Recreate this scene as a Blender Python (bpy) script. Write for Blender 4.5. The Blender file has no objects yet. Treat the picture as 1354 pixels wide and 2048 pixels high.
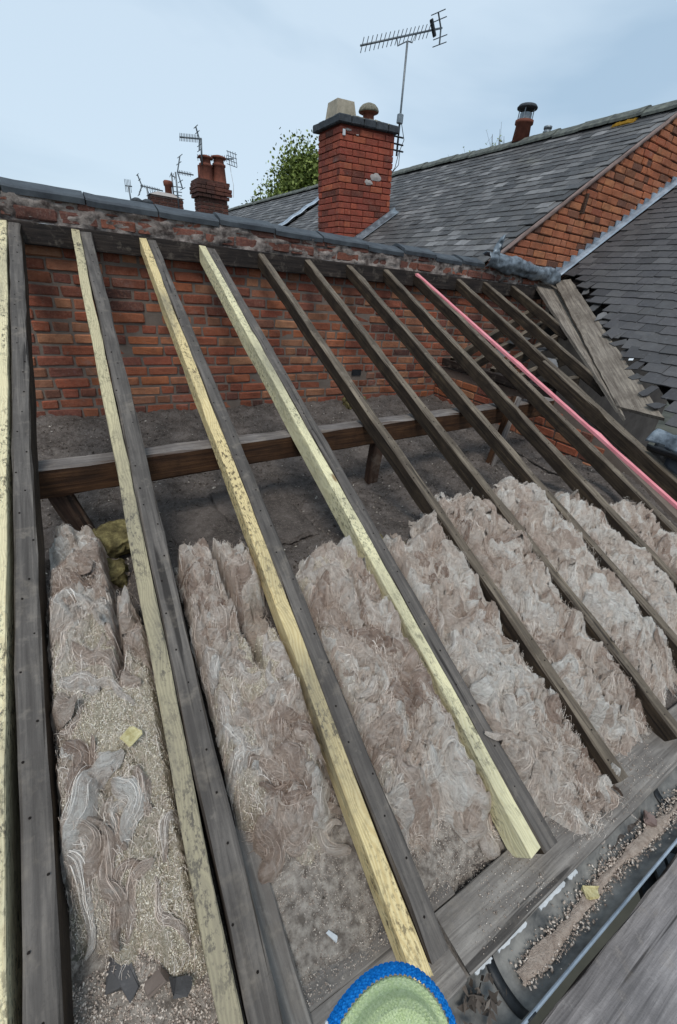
import bpy, bmesh, math, random
import numpy as np
from mathutils import Vector, Matrix
random.seed(7); RNG = np.random.default_rng(11)
S = bpy.context.scene
COL = S.collection
R = math.radians

# ------------------------------------------------------------------ camera
FPX, CX, CY = 837.15, 677.0, 1024.0            # focal length and centre in photograph pixels (1354 x 2048)
AX = np.array([[0.85684044, -0.1785325, 0.48368441],
               [-0.50866676, -0.44585317, 0.73652771],
               [0.08415809, -0.87712091, -0.47283858]])   # world x, y, z axes in lens axes (right, down, forward)
cam = bpy.data.cameras.new('camera'); cam_o = bpy.data.objects.new('camera', cam); COL.objects.link(cam_o)
cam.sensor_fit = 'VERTICAL'; cam.sensor_height = 36.0; cam.lens = FPX / 2048 * 36.0
cam.clip_start = 0.02; cam.clip_end = 5000
mw = Matrix.Identity(4)
for i in range(3):
    mw[i][0] = AX[i][0]; mw[i][1] = -AX[i][1]; mw[i][2] = -AX[i][2]
cam_o.matrix_world = mw
S.camera = cam_o
S.render.resolution_x, S.render.resolution_y = 677, 1024

# ------------------------------------------------------------------ light
SUN_EL, SUN_AZ = 58.0, 215.0
world = bpy.data.worlds.new('World'); S.world = world; world.use_nodes = True
wn, wl = world.node_tree.nodes, world.node_tree.links
wn.clear()
wo = wn.new('ShaderNodeOutputWorld'); bg = wn.new('ShaderNodeBackground')
sky = wn.new('ShaderNodeTexSky'); sky.sky_type = 'NISHITA'; sky.sun_disc = False
sky.sun_elevation = R(SUN_EL); sky.sun_rotation = R(SUN_AZ); sky.air_density = 1.0; sky.dust_density = 2.0
tc = wn.new('ShaderNodeTexCoord'); mp = wn.new('ShaderNodeMapping'); mp.inputs['Scale'].default_value = (1.0, 1.0, 2.6)
n1 = wn.new('ShaderNodeTexNoise'); n1.inputs['Scale'].default_value = 1.15; n1.inputs['Detail'].default_value = 5; n1.inputs['Roughness'].default_value = .5
n1.inputs['Distortion'].default_value = .5
cr = wn.new('ShaderNodeValToRGB')
cr.color_ramp.elements[0].position = .40; cr.color_ramp.elements[0].color = (3.2, 4.35, 5.5, 1)
cr.color_ramp.elements[1].position = .61; cr.color_ramp.elements[1].color = (4.85, 5.9, 6.85, 1)
mx = wn.new('ShaderNodeMix'); mx.data_type = 'RGBA'; mx.inputs[0].default_value = .86
wl.new(tc.outputs['Generated'], mp.inputs['Vector']); wl.new(mp.outputs[0], n1.inputs['Vector'])
wl.new(n1.outputs['Fac'], cr.inputs[0]); wl.new(sky.outputs[0], mx.inputs[6]); wl.new(cr.outputs[0], mx.inputs[7])
wl.new(mx.outputs[2], bg.inputs['Color']); bg.inputs['Strength'].default_value = .122
wl.new(bg.outputs[0], wo.inputs['Surface'])
sun = bpy.data.lights.new('sun', 'SUN'); sun.energy = 1.5; sun.angle = R(22); sun.color = (1, .97, .92)
sun_o = bpy.data.objects.new('sun', sun); COL.objects.link(sun_o)
sd = Vector((math.sin(R(SUN_AZ)) * math.cos(R(SUN_EL)), math.cos(R(SUN_AZ)) * math.cos(R(SUN_EL)), math.sin(R(SUN_EL))))
sun_o.rotation_euler = sd.to_track_quat('Z', 'Y').to_euler(); sun_o.location = (0, -3, 12)
S.view_settings.view_transform = 'Standard'; S.view_settings.look = 'None'
S.view_settings.exposure = 0.2; S.view_settings.gamma = 1.0
S.view_settings.use_curve_mapping = False

# ------------------------------------------------------------------ measuring helpers (where a sight line meets a real plane)
def ray(px, py): return AX @ np.array([px - CX, py - CY, FPX])
def at_y(px, py, Y): r = ray(px, py); return Vector(r * Y / r[1])
def at_z(px, py, Z): r = ray(px, py); return Vector(r * Z / r[2])
def on_plane(px, py, n, p0):
    r = ray(px, py); n = np.array(n, float); return Vector(r * (n @ np.array(p0, float)) / (n @ r))
def seen(p, m=40):
    v = AX.T @ np.array(p, float)
    if v[2] < .05: return False
    x, y = CX + FPX * v[0] / v[2], CY + FPX * v[1] / v[2]
    return -m < x < 1354 + m and -m < y < 2048 + m

# ------------------------------------------------------------------ numpy noise
_perm = np.random.default_rng(5).random((256, 256))
def vn(x, y, s=0):
    x = np.asarray(x, float) + s * 17.31; y = np.asarray(y, float) + s * 9.77
    xi, yi = np.floor(x).astype(int), np.floor(y).astype(int)
    fx, fy = x - xi, y - yi
    fx = fx * fx * fx * (fx * (fx * 6 - 15) + 10); fy = fy * fy * fy * (fy * (fy * 6 - 15) + 10)
    a = _perm[xi & 255, yi & 255]; b = _perm[(xi + 1) & 255, yi & 255]
    c = _perm[xi & 255, (yi + 1) & 255]; d = _perm[(xi + 1) & 255, (yi + 1) & 255]
    return (a * (1 - fx) + b * fx) * (1 - fy) + (c * (1 - fx) + d * fx) * fy
def fbm(x, y, s=0, o=4, g=.5):
    t = 0; a = 1; w = 0
    for i in range(o):
        t = t + a * vn(np.asarray(x) * 2 ** i, np.asarray(y) * 2 ** i, s + i * 3.1); w += a; a *= g
    return t / w
def sst(a, b, x): t = np.clip((x - a) / (b - a), 0, 1); return t * t * (3 - 2 * t)

# ------------------------------------------------------------------ materials
def lin(h):
    h = h.lstrip('#'); v = [int(h[i:i + 2], 16) / 255 for i in (0, 2, 4)]
    return tuple((c / 12.92 if c <= .04045 else ((c + .055) / 1.055) ** 2.4) for c in v) + (1,)
class N:
    def __init__(s, name, rough=.8, spec=.3, metal=0):
        s.m = bpy.data.materials.new(name); s.m.use_nodes = True; s.t = s.m.node_tree
        s.b = s.t.nodes['Principled BSDF']; s.b.inputs['Roughness'].default_value = rough
        s.b.inputs['Specular IOR Level'].default_value = spec; s.b.inputs['Metallic'].default_value = metal
    def n(s, ty, **k):
        o = s.t.nodes.new(ty)
        for a, v in k.items(): setattr(o, a, v)
        return o
    def put(s, sock, v):
        if isinstance(v, bpy.types.NodeSocket): s.t.links.new(v, sock)
        else: sock.default_value = v
    def co(s, which='Object', scale=(1, 1, 1), rnd=False):
        o = s.n('ShaderNodeTexCoord').outputs[which]
        if rnd:
            oi = s.n('ShaderNodeObjectInfo'); a = s.n('ShaderNodeVectorMath', operation='MULTIPLY_ADD')
            a.inputs[1].default_value = (37, 23, 51); s.put(a.inputs[0], oi.outputs['Random']); s.put(a.inputs[2], o); o = a.outputs[0]
        m = s.n('ShaderNodeMapping'); m.inputs['Scale'].default_value = scale; s.put(m.inputs[0], o); return m.outputs[0]
    def geo(s): return s.n('ShaderNodeNewGeometry').outputs['Position']
    def noise(s, vec, scale, detail=4, rough=.55, dist=0):
        o = s.n('ShaderNodeTexNoise'); s.put(o.inputs['Vector'], vec)
        for k, v in (('Scale', scale), ('Detail', detail), ('Roughness', rough), ('Distortion', dist)): o.inputs[k].default_value = v
        return o.outputs['Fac']
    def vor(s, vec, scale, feat='F1'):
        o = s.n('ShaderNodeTexVoronoi', feature=feat); s.put(o.inputs['Vector'], vec); o.inputs['Scale'].default_value = scale
        return o.outputs['Distance']
    def wave(s, vec, scale, dist=3, detail=2, dscale=1, direc='X'):
        o = s.n('ShaderNodeTexWave', bands_direction=direc); s.put(o.inputs['Vector'], vec)
        for k, v in (('Scale', scale), ('Distortion', dist), ('Detail', detail), ('Detail Scale', dscale)): o.inputs[k].default_value = v
        return o.outputs['Fac']
    def ramp(s, fac, stops, interp='LINEAR'):
        o = s.n('ShaderNodeValToRGB'); o.color_ramp.interpolation = interp; e = o.color_ramp.elements
        while len(e) < len(stops): e.new(.5)
        for i, (p, c) in enumerate(stops):
            e[i].position = p; e[i].color = lin(c) if isinstance(c, str) else ((c, c, c, 1) if not isinstance(c, tuple) else c)
        s.put(o.inputs[0], fac); return o.outputs[0]
    def mix(s, fac, a, b, blend='MIX'):
        o = s.n('ShaderNodeMix', data_type='RGBA', blend_type=blend)
        s.put(o.inputs[0], fac)
        for i, v in ((6, a), (7, b)): s.put(o.inputs[i], lin(v) if isinstance(v, str) else v)
        return o.outputs[2]
    def math(s, op, a, b=0.0, c=0.0):
        o = s.n('ShaderNodeMath', operation=op); s.put(o.inputs[0], a); s.put(o.inputs[1], b)
        if op == 'MULTIPLY_ADD': s.put(o.inputs[2], c)
        return o.outputs[0]
    def attr(s, name): return s.n('ShaderNodeAttribute', attribute_name=name).outputs['Fac']
    def rnd(s):
        return s.math('FRACT', s.math('ADD', s.n('ShaderNodeObjectInfo').outputs['Random'], s.attr('rnd')))
    def bump(s, h, strength=.4, dist=.01):
        o = s.n('ShaderNodeBump'); o.inputs['Strength'].default_value = strength; o.inputs['Distance'].default_value = dist
        s.put(o.inputs['Height'], h); s.t.links.new(o.outputs[0], s.b.inputs['Normal'])
    def col(s, c): s.put(s.b.inputs['Base Color'], lin(c) if isinstance(c, str) else c)
    def rgh(s, c): s.put(s.b.inputs['Roughness'], c)

def mat_brick(name, cols, soot=.35, pale=.2, paint=None):
    m = N(name, .9, .2); r = m.rnd(); g = m.geo()
    c = m.ramp(r, [(i / (len(cols) - 1), k) for i, k in enumerate(cols)])
    c = m.mix(m.ramp(m.noise(g, 18, 5, .65), [(.35, .0), (.75, .55)]), c, '7a4636')
    c = m.mix(m.ramp(m.noise(g, 60, 4, .7), [(.45, .0), (.8, .6)]), c, 'b07a62')
    c = m.mix(m.ramp(m.noise(g, 5, 6, .7), [(.48, .0), (.72, soot * 1.6)]), c, '2b2220')
    c = m.mix(m.ramp(m.noise(g, 3.1, 8, .75), [(.60, .0), (.74, pale * 2.2)]), c, 'b3a198')
    c = m.mix(m.ramp(m.noise(g, 1.3, 4, .6), [(.42, .0), (.62, soot)]), c, '3a302d')
    c = m.mix(m.ramp(m.noise(g, 27, 6, .8), [(.56, .0), (.72, .35 + pale)]), c, '8f8278')
    m.col(c); m.bump(m.noise(g, 90, 6, .7), .8, .008); return m.m
def mat_mortar(name, a='4a4038', b='6a5c50'):
    m = N(name, .95, .1); g = m.geo()
    m.col(m.mix(m.noise(g, 14, 6, .7), a, b)); m.bump(m.noise(g, 120, 4, .7), .7, .006); return m.m
def mat_oldwood(name, top, dark, pale, side=None):
    m = N(name, .82, .25); o = m.co('Object', (1, 1, 1), True)
    gr = m.co('Object', (60, 3, 60), True)
    f = m.noise(gr, 1.0, 5, .6, .6)
    c = m.ramp(f, [(.28, dark), (.5, top), (.74, pale)])
    c = m.mix(m.ramp(m.noise(o, 4, 5, .6), [(.4, 0.), (.7, .7)]), c, dark)
    c = m.mix(m.ramp(m.noise(o, 22, 5, .7), [(.58, 0.), (.75, .5)]), c, pale)
    crk = m.ramp(m.noise(m.co('Object', (38, .9, 38), True), 1.0, 2, .5, .3), [(.30, 1.), (.335, 0.)])
    c = m.mix(m.math('MULTIPLY', crk, .7), c, '1f1b19')
    c = m.mix(m.ramp(m.noise(o, 75, 5, .8), [(.55, 0.), (.7, .4)]), c, dark)
    c = m.mix(m.ramp(m.noise(o, 11, 4, .7), [(.55, 0.), (.75, .45)]), c, '8a7f72')
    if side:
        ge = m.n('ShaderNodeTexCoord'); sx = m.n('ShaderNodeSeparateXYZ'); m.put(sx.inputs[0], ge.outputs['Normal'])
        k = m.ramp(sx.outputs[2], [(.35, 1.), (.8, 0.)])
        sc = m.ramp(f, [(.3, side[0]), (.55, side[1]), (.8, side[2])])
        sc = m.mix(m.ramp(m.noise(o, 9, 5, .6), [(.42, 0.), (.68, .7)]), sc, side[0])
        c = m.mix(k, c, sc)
    m.col(c); m.bump(m.math('ADD', f, m.math('MULTIPLY', m.noise(o, 140, 3, .6), .4)), .7, .006); return m.m
def mat_newwood(name, base, late, dirt='3a352c', dirty=.5, grime=False):
    m = N(name, .75, .3); o = m.co('Object', (1, 1, 1), True)
    wv = m.noise(m.co('Object', (1, .35, 1), True), 9, 3, .5, 0)
    v = m.n('ShaderNodeVectorMath', operation='MULTIPLY_ADD'); m.put(v.inputs[0], wv); v.inputs[1].default_value = (.11, 0, .09)
    m.put(v.inputs[2], m.co('Object', (1, .12, 1), True))
    f = m.wave(v.outputs[0], 34, 1.4, 2, 1.2, 'X')
    c = m.mix(m.ramp(f, [(.2, 0.), (.95, .42)]), base, late)
    sp = m.noise(m.co('Object', (1, .55, 1), True), 75, 5, .75)
    area = m.ramp(m.noise(m.co('Object', (1, .5, 1), True), 5.0, 3, .6), [(.38, 0.), (.57, 1.)])
    k = m.math('MULTIPLY', m.ramp(sp, [(.50, 0.), (.60, 1.)]), area)
    c = m.mix(m.math('MULTIPLY', k, dirty), c, dirt)
    c = m.mix(m.ramp(m.noise(m.co('Object', (1, .3, 1), True), 3.3, 4, .6), [(.5, 0.), (.75, dirty)]), c, '6b675c')
    kn = m.vor(m.co('Object', (1, .30, 1), True), 7.5)
    c = m.mix(m.ramp(kn, [(.05, .85), (.085, 0.)]), c, '7a5a34')
    c = m.mix(m.ramp(m.noise(m.co('Object', (1, .8, 1), True), 28, 5, .75), [(.56, 0.), (.7, .45 * dirty)]), c, '8a8068')
    if grime:
        sp_y = m.n('ShaderNodeSeparateXYZ'); m.put(sp_y.inputs[0], m.n('ShaderNodeTexCoord').outputs['Object'])
        gy_ = m.math('ADD', sp_y.outputs[1], m.math('MULTIPLY', m.noise(o, 3, 4, .6), 1.2))
        c = m.mix(m.ramp(m.math('MULTIPLY', gy_, .25), [(.42, .55), (.72, 0.)]), c, '7a7164')
    m.col(c); m.bump(m.math('ADD', m.math('MULTIPLY', f, .5), sp), .45, .004); return m.m
def mat_slate(name, cols, rough=.5, moss=0.):
    m = N(name, rough, .4); r = m.rnd(); g = m.geo()
    c = m.ramp(r, [(i / (len(cols) - 1), k) for i, k in enumerate(cols)])
    c = m.mix(m.ramp(m.noise(g, 9, 6, .7), [(.45, 0.), (.75, .55)]), c, '3c3a3e')
    c = m.mix(m.ramp(m.noise(g, 34, 6, .75), [(.58, 0.), (.75, .5)]), c, '8d8b8c')
    c = m.mix(m.ramp(m.noise(m.co('Object', (1, 1, 1)) if False else g, 1.6, 6, .7), [(.45, 0.), (.7, .35)]), c, '3a3735')
    if moss: c = m.mix(m.ramp(m.noise(g, 2.4, 7, .75), [(.58, 0.), (.7, moss)]), c, '8a877c')
    m.col(c); m.rgh(m.ramp(m.noise(g, 16, 4, .6), [(.3, rough - .12), (.7, rough + .2)]))
    m.bump(m.noise(g, 45, 5, .65), .35, .006); return m.m
def mat_plain(name, a, b, scale=20, rough=.8, spec=.3, metal=0, bump=.3, bd=.004, lo=.35, hi=.7, coords='g'):
    m = N(name, rough, spec, metal); g = m.geo() if coords == 'g' else m.co('Object', (1, 1, 1), True)
    m.col(m.ramp(m.noise(g, scale, 6, .65), [(lo, a), (hi, b)])); m.bump(m.noise(g, scale * 4, 5, .65), bump, bd); return m.m

MB = {}
MB['brick'] = mat_brick('loft_brick', ['6a4640', '9c5b44', 'b2654a', 'a05a48', 'c0764e', '84534a', 'b56a4a', 'd0906a', '55423f', 'ad6650', 'cc956e', '7a5048'], .32, .2)
MB['top_brick'] = mat_brick('weathered_brick', ['8a5244', '9a5e4a', '7a5048', '8f5f52'], .5, .5)
MB['gable_brick'] = mat_brick('gable_brick', ['b8714f', 'c87b54', 'b4684a', 'd08c60', 'ab6148', 'c07552', 'c17e5e', '433b38', 'c9855c'], .22, .2)
MB['chimney_brick'] = mat_brick('chimney_brick', ['9e4a3c', 'ab533f', '92443a', 'b65c45', 'a04b3d', '553430', 'a84f3e', 'c26a4a', '98493f', '663c36'], .25, .14)
MB['far_brick'] = mat_brick('far_chimney_brick', ['4e3230', '5e3a36', '3f2928', '664238', '553331'], .6, .12)
MB['mortar'] = mat_mortar('loft_mortar', '695d54', '8f8278'); MB['dark_mortar'] = mat_mortar('gable_mortar', '3a2a24', '5c4034')
MB['pale_mortar'] = mat_mortar('pale_mortar', '6e564e', 'a0908a'); MB['red_mortar'] = mat_mortar('chimney_mortar', '5e2b24', '7d4034')
MB['white_mortar'] = mat_mortar('white_mortar', '9a918c', 'c0b8b2')
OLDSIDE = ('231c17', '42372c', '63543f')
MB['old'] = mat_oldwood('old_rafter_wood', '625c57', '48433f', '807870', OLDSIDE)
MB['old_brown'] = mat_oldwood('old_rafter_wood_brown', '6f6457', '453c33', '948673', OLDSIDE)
MB['beam'] = mat_oldwood('sooty_beam_wood', '352d29', '1d1918', '4d433c')
MB['purlin'] = mat_oldwood('purlin_wood', '7e7671', '514b48', '9d958e', ('2c1d14', '4f3624', '664a30'))
MB['post'] = mat_oldwood('post_wood', '4d3a30', '2c211c', '6a5444')
MB['new'] = mat_newwood('new_timber', 'e6d8b0', 'c6b288', '2f2d28', .85)
MB['new_clean'] = mat_newwood('new_timber_clean', 'e9dfb6', 'd2c492', '34322b', .7)
MB['new_warm'] = mat_newwood('new_timber_warm', 'e0cb98', 'bb9a60', '46392a', .9)
MB['new_dirty'] = mat_newwood('new_timber_dirty', 'c6b994', '958a70', '33302b', .95, True)
MB['valley'] = mat_oldwood('valley_board_wood', '857b70', '574d44', 'a99d8d')
MB['plank'] = mat_oldwood('scaffold_plank_wood', '8e8886', '625e5d', 'b0a9a6')
MB['eave'] = mat_oldwood('eave_board_wood', '878079', '5d5752', 'aaa299')
MB['slate'] = mat_slate('dark_slate', ['4a4848', '555252', '3e3c3c', '5e5b5a', '4c4a49'], .6)
MB['far_slate'] = mat_slate('weathered_slate', ['4e4c4b', '625f5d', '3f3d3c', '777472', '555351', '464443', '8a8785'], .62, .4)
MB['ridge'] = mat_plain('ridge_tile_clay', '35383d', '51565a', 9, .62, .35, bump=.3)
MB['old_ridge'] = mat_plain('lichened_ridge_tile', '4b4d4b', '787a70', 14, .8, .2, bump=.5)
MB['lead'] = mat_plain('lead_sheet', '7d8791', 'b6c1cc', 7, .48, .5, .35, bump=.3, bd=.006)
MB['dark_lead'] = mat_plain('weathered_lead', '51585f', '98a2aa', 12, .45, .5, .4, bump=.5, bd=.008)
MB['terracotta'] = mat_plain('terracotta', '653e33', '845040', 12, .85, .2)
MB['buff'] = mat_plain('buff_clay', '8f8676', 'b6ab98', 8, .9, .2)
MB['cement'] = mat_plain('lichened_cement', '6e6a5e', 'a39d8b', 30, .95, .1, bump=.8, bd=.02)
MB['blue_brick'] = mat_plain('blue_brick_cap', '34373b', '4e5256', 20, .75, .3)
MB['metal'] = mat_plain('aerial_metal', '5c6266', '83898d', 30, .45, .5, .5)
MB['black'] = mat_plain('black_plastic', '1b1d1f', '2b2e31', 20, .5, .4)
MB['gutter'] = mat_plain('gutter_plastic', '4d4e4e', '96938d', 11, .55, .4, bump=.25)
MB['dark'] = mat_plain('near_black', '1c1917', '2b2623', 20, .95, .1)
MB['grit'] = mat_plain('gutter_grit', 'a39184', 'cdbcad', 60, .95, .1, bump=.9, bd=.01)
MB['alu'] = mat_plain('weathered_aluminium', '6f767b', '949b9f', 30, .45, .5, .5)
MB['twig'] = mat_plain('twig_bark', '4a4038', '6e6254', 30, .9, .1)
MB['cable'] = mat_plain('dusty_cable', '2b2826', '4a4541', 40, .8, .2)
MB['pink'] = mat_plain('pink_paint', 'dd7f86', 'f0a0a4', 14, .6, .3, lo=.3, hi=.75, coords='o')
MB['pale_red'] = mat_plain('red_paint_edge', 'c9555f', 'e0747a', 20, .6, .3)
MB['chip'] = mat_plain('fresh_wood_chip', 'a89a6a', 'ddd2a4', 60, .8, .2)
MB['white'] = mat_plain('white_plastic', 'c9ccce', 'e3e5e6', 30, .5, .3)
MB['lichen'] = mat_plain('orange_lichen', '8d6a2a', 'b08a3c', 40, 1., 0, bump=.9, bd=.02)
MB['roofwhite'] = mat_plain('white_painted_verge', 'a5a9ab', 'cfd3d6', 20, .7, .3)
MB['render'] = mat_plain('house_render', '6b5f58', '8a7c72', 3, .9, .1)

def mat_wool():
    m = N('glass_wool', .95, .05); g = m.geo(); t = m.attr('tone'); d = m.attr('dust')
    c = m.ramp(t, [(0, '8a7264'), (.28, 'bca596'), (.5, 'dac6b6'), (.74, 'eee0d2'), (1, 'fdf6ec')])
    sw = m.noise(g, 13, 9, .72, 2.6)
    c = m.mix(m.ramp(sw, [(.40, .45), (.54, 0.)]), c, 'a08878')
    c = m.mix(m.ramp(sw, [(.52, 0.), (.68, .65)]), c, 'e0d6cc')
    c = m.mix(m.ramp(m.noise(g, 7, 5, .7), [(.5, 0.), (.7, .4)]), c, 'd0b4a2')
    dc = m.ramp(m.noise(g, 190, 3, .8), [(.3, 'b3a48c'), (.5, 'dfd1b8'), (.72, 'f8f0de')])
    c = m.mix(d, c, dc)
    c = m.mix(m.ramp(m.noise(g, 240, 2, .8), [(.62, 0.), (.74, .3)]), c, '5c5048')
    m.col(c); m.bump(m.math('ADD', m.noise(g, 130, 6, .8), m.math('MULTIPLY', sw, 2.2)), 1.0, .016)
    return m.m
MB['wool'] = mat_wool()
def mat_fibre():
    m = N('glass_wool_fibre', .9, .08); t = m.attr('tone'); g = m.geo()
    c = m.ramp(t, [(0, '958070'), (.3, 'c4ae9e'), (.55, 'e2d0c1'), (.8, 'f1e5d8'), (1, 'fdf6ec')])
    c = m.mix(m.ramp(m.noise(g, 40, 5, .75), [(.45, 0.), (.72, .4)]), c, 'ac9484')
    m.col(c); return m.m
MB['fibre'] = mat_fibre()
def mat_yellow():
    m = N('mineral_wool_yellow', .95, .05); g = m.geo()
    c = m.ramp(m.noise(g, 24, 6, .75), [(.3, '453f30'), (.5, '7d7350'), (.72, 'b3a875')])
    m.col(c); m.bump(m.noise(g, 120, 6, .8), .9, .01); return m.m
MB['yellow'] = mat_yellow()
def mat_dirt():
    m = N('loft_dust', .97, .05); g = m.geo()
    c = m.ramp(m.noise(g, 6, 7, .7), [(.3, '4b4541'), (.5, '6a625d'), (.72, '857c76')])
    c = m.mix(m.ramp(m.noise(g, 70, 5, .8), [(.52, 0.), (.7, .6)]), c, '9a9088')
    c = m.mix(m.ramp(m.noise(g, 160, 3, .8), [(.6, 0.), (.68, .9)]), c, 'aaa097')
    c = m.mix(m.ramp(m.noise(g, 33, 5, .7), [(.5, 0.), (.72, .5)]), c, '3a332f')
    m.col(c); m.bump(m.noise(g, 110, 6, .8), .9, .015); return m.m
MB['dirt'] = mat_dirt()
MB['debris'] = (lambda m: (m.col(m.ramp(m.attr('tone'), [(0, '3f3934'), (.5, '625952'), (.9, '8d8379'), (1, 'cfc7bb')])), m.m)[1])(N('loose_debris', .95, .1))
MB['grain'] = (lambda m: (m.col(m.ramp(m.attr('tone'), [(0, 'b8aa94'), (.5, 'ddd2bb'), (1, 'f6f0e0')])), m.m)[1])(N('granules', .95, .1))
MB['pebble'] = (lambda m: (m.col(m.ramp(m.attr('tone'), [(0, '7d6f66'), (.5, 'baa99b'), (1, 'e2d6c9')])), m.m)[1])(N('grit_stones', .95, .1))
def mat_leaf(name, a, b, c):
    m = N(name, .6, .25); m.col(m.ramp(m.attr('tone'), [(0, a), (.5, b), (1, c)])); 
    m.b.inputs['Transmission Weight'].default_value = 0; return m.m
MB['leaf'] = mat_leaf('tree_leaf', '465328', '6f7d3a', '98a35a')
def mat_ground():
    m = N('ground_earth', .95, .1); g = m.geo(); m.col(m.ramp(m.noise(g, .6, 6, .65), [(.35, '3c3d38'), (.65, '5a5950')])); return m.m
MB['ground'] = mat_ground()
def mat_knit(name, a, b, sc):
    m = N(name, .95, .05); g = m.geo()
    f = m.noise(g, sc, 5, .75); m.col(m.ramp(f, [(.32, a), (.68, b)])); m.bump(m.noise(g, sc * 2.5, 4, .7), .7, .002); return m.m
MB['knit_green'] = mat_knit('green_knit', 'cfe09a', 'f6ffcc', 420)
MB['knit_blue'] = mat_knit('blue_knit', '0c74cf', '2fa2fb', 300)

# ------------------------------------------------------------------ mesh helpers
def new_mesh(name, v, f, mat, attrs=None, smooth=False):
    me = bpy.data.meshes.new(name)
    v = np.asarray(v, float)
    if isinstance(f, np.ndarray):
        k = f.shape[1]; me.vertices.add(len(v)); me.vertices.foreach_set('co', v.ravel())
        me.loops.add(f.size); me.loops.foreach_set('vertex_index', f.ravel().astype(np.int32))
        me.polygons.add(len(f)); me.polygons.foreach_set('loop_start', np.arange(0, f.size, k, dtype=np.int32))
        me.update(calc_edges=True)
    else:
        me.from_pydata([tuple(p) for p in v], [], f); me.update()
    for k, a in (attrs or {}).items():
        at = me.attributes.new(k, 'FLOAT', 'POINT'); at.data.foreach_set('value', np.asarray(a, np.float32))
    if smooth: me.polygons.foreach_set('use_smooth', np.ones(len(me.polygons), bool))
    me.validate(); me.materials.append(mat); return me
def obj(name, me, parent=None, mw=None, kind=None):
    o = bpy.data.objects.new(name, me); COL.objects.link(o)
    if parent is not None: o.parent = parent
    if mw is not None: o.matrix_local = mw
    if kind: o['kind'] = kind
    return o
def tag(o, label, cat, group=None, kind=None):
    o['label'] = label; o['category'] = cat
    if group: o['group'] = group
    if kind: o['kind'] = kind
    return o
def empty(name, loc, label, cat, group=None):
    o = bpy.data.objects.new(name, None); COL.objects.link(o); o.location = loc; o.empty_display_size = .1
    return tag(o, label, cat, group)
class Acc:                                      # gathers pieces into one mesh
    def __init__(s): s.v = []; s.f = []; s.a = {}
    def add(s, v, f, **at):
        k = len(s.v); s.v += [tuple(p) for p in v]; s.f += [tuple(i + k for i in q) for q in f]
        for n_, val in at.items(): s.a.setdefault(n_, []); s.a[n_] += [val] * len(v) if np.isscalar(val) else list(val)
    def mesh(s, name, mat, smooth=False): return new_mesh(name, np.array(s.v), s.f, mat, s.a, smooth)
BOXF = [(0, 3, 2, 1), (4, 5, 6, 7), (0, 1, 5, 4), (1, 2, 6, 5), (2, 3, 7, 6), (3, 0, 4, 7)]
def box(x0, x1, y0, y1, z0, z1):
    return [(x0, y0, z0), (x1, y0, z0), (x1, y1, z0), (x0, y1, z0), (x0, y0, z1), (x1, y0, z1), (x1, y1, z1), (x0, y1, z1)]
def tube(path, rad, n=8, cap=True):
    P = [Vector(p) for p in path]; rs = rad if hasattr(rad, '__len__') else [rad] * len(P)
    v, f = [], []; ref = Vector((0.31, .2, .93))
    for i, p in enumerate(P):
        d = (P[min(i + 1, len(P) - 1)] - P[max(i - 1, 0)]).normalized()
        a = d.cross(ref if abs(d.dot(ref.normalized())) < .95 else Vector((1, 0, 0))).normalized(); b = d.cross(a)
        for k in range(n):
            t = 2 * math.pi * k / n; v.append(p + (a * math.cos(t) + b * math.sin(t)) * rs[i])
    for i in range(len(P) - 1):
        for k in range(n):
            f.append((i * n + k, i * n + (k + 1) % n, (i + 1) * n + (k + 1) % n, (i + 1) * n + k))
    if cap: f += [tuple(range(n - 1, -1, -1)), tuple((len(P) - 1) * n + k for k in range(n))]
    return v, f
def lathe(prof, n=20):                          # [(r, z)...]
    v, f = [], []
    for r_, z in prof:
        for k in range(n): t = 2 * math.pi * k / n; v.append((r_ * math.cos(t), r_ * math.sin(t), z))
    for i in range(len(prof) - 1):
        for k in range(n): f.append((i * n + k, i * n + (k + 1) % n, (i + 1) * n + (k + 1) % n, (i + 1) * n + k))
    f += [tuple(range(n - 1, -1, -1)), tuple((len(prof) - 1) * n + k for k in range(n))]
    return v, f
def bevel_box(w, d, h, bev, jit, seed):
    """brick-like block centred on the origin with worn edges"""
    rg = random.Random(seed); bm = bmesh.new(); bmesh.ops.create_cube(bm, size=1)
    for q in bm.verts: q.co = Vector((q.co.x * w, q.co.y * d, q.co.z * h))
    bmesh.ops.bevel(bm, geom=list(bm.edges), offset=bev, segments=1, affect='EDGES', profile=.5)
    for q in bm.verts: q.co += Vector((rg.uniform(-jit, jit), rg.uniform(-jit, jit), rg.uniform(-jit, jit)))
    v = [tuple(q.co) for q in bm.verts]; f = [tuple(x.index for x in p.verts) for p in bm.faces]; bm.free(); return v, f
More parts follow.
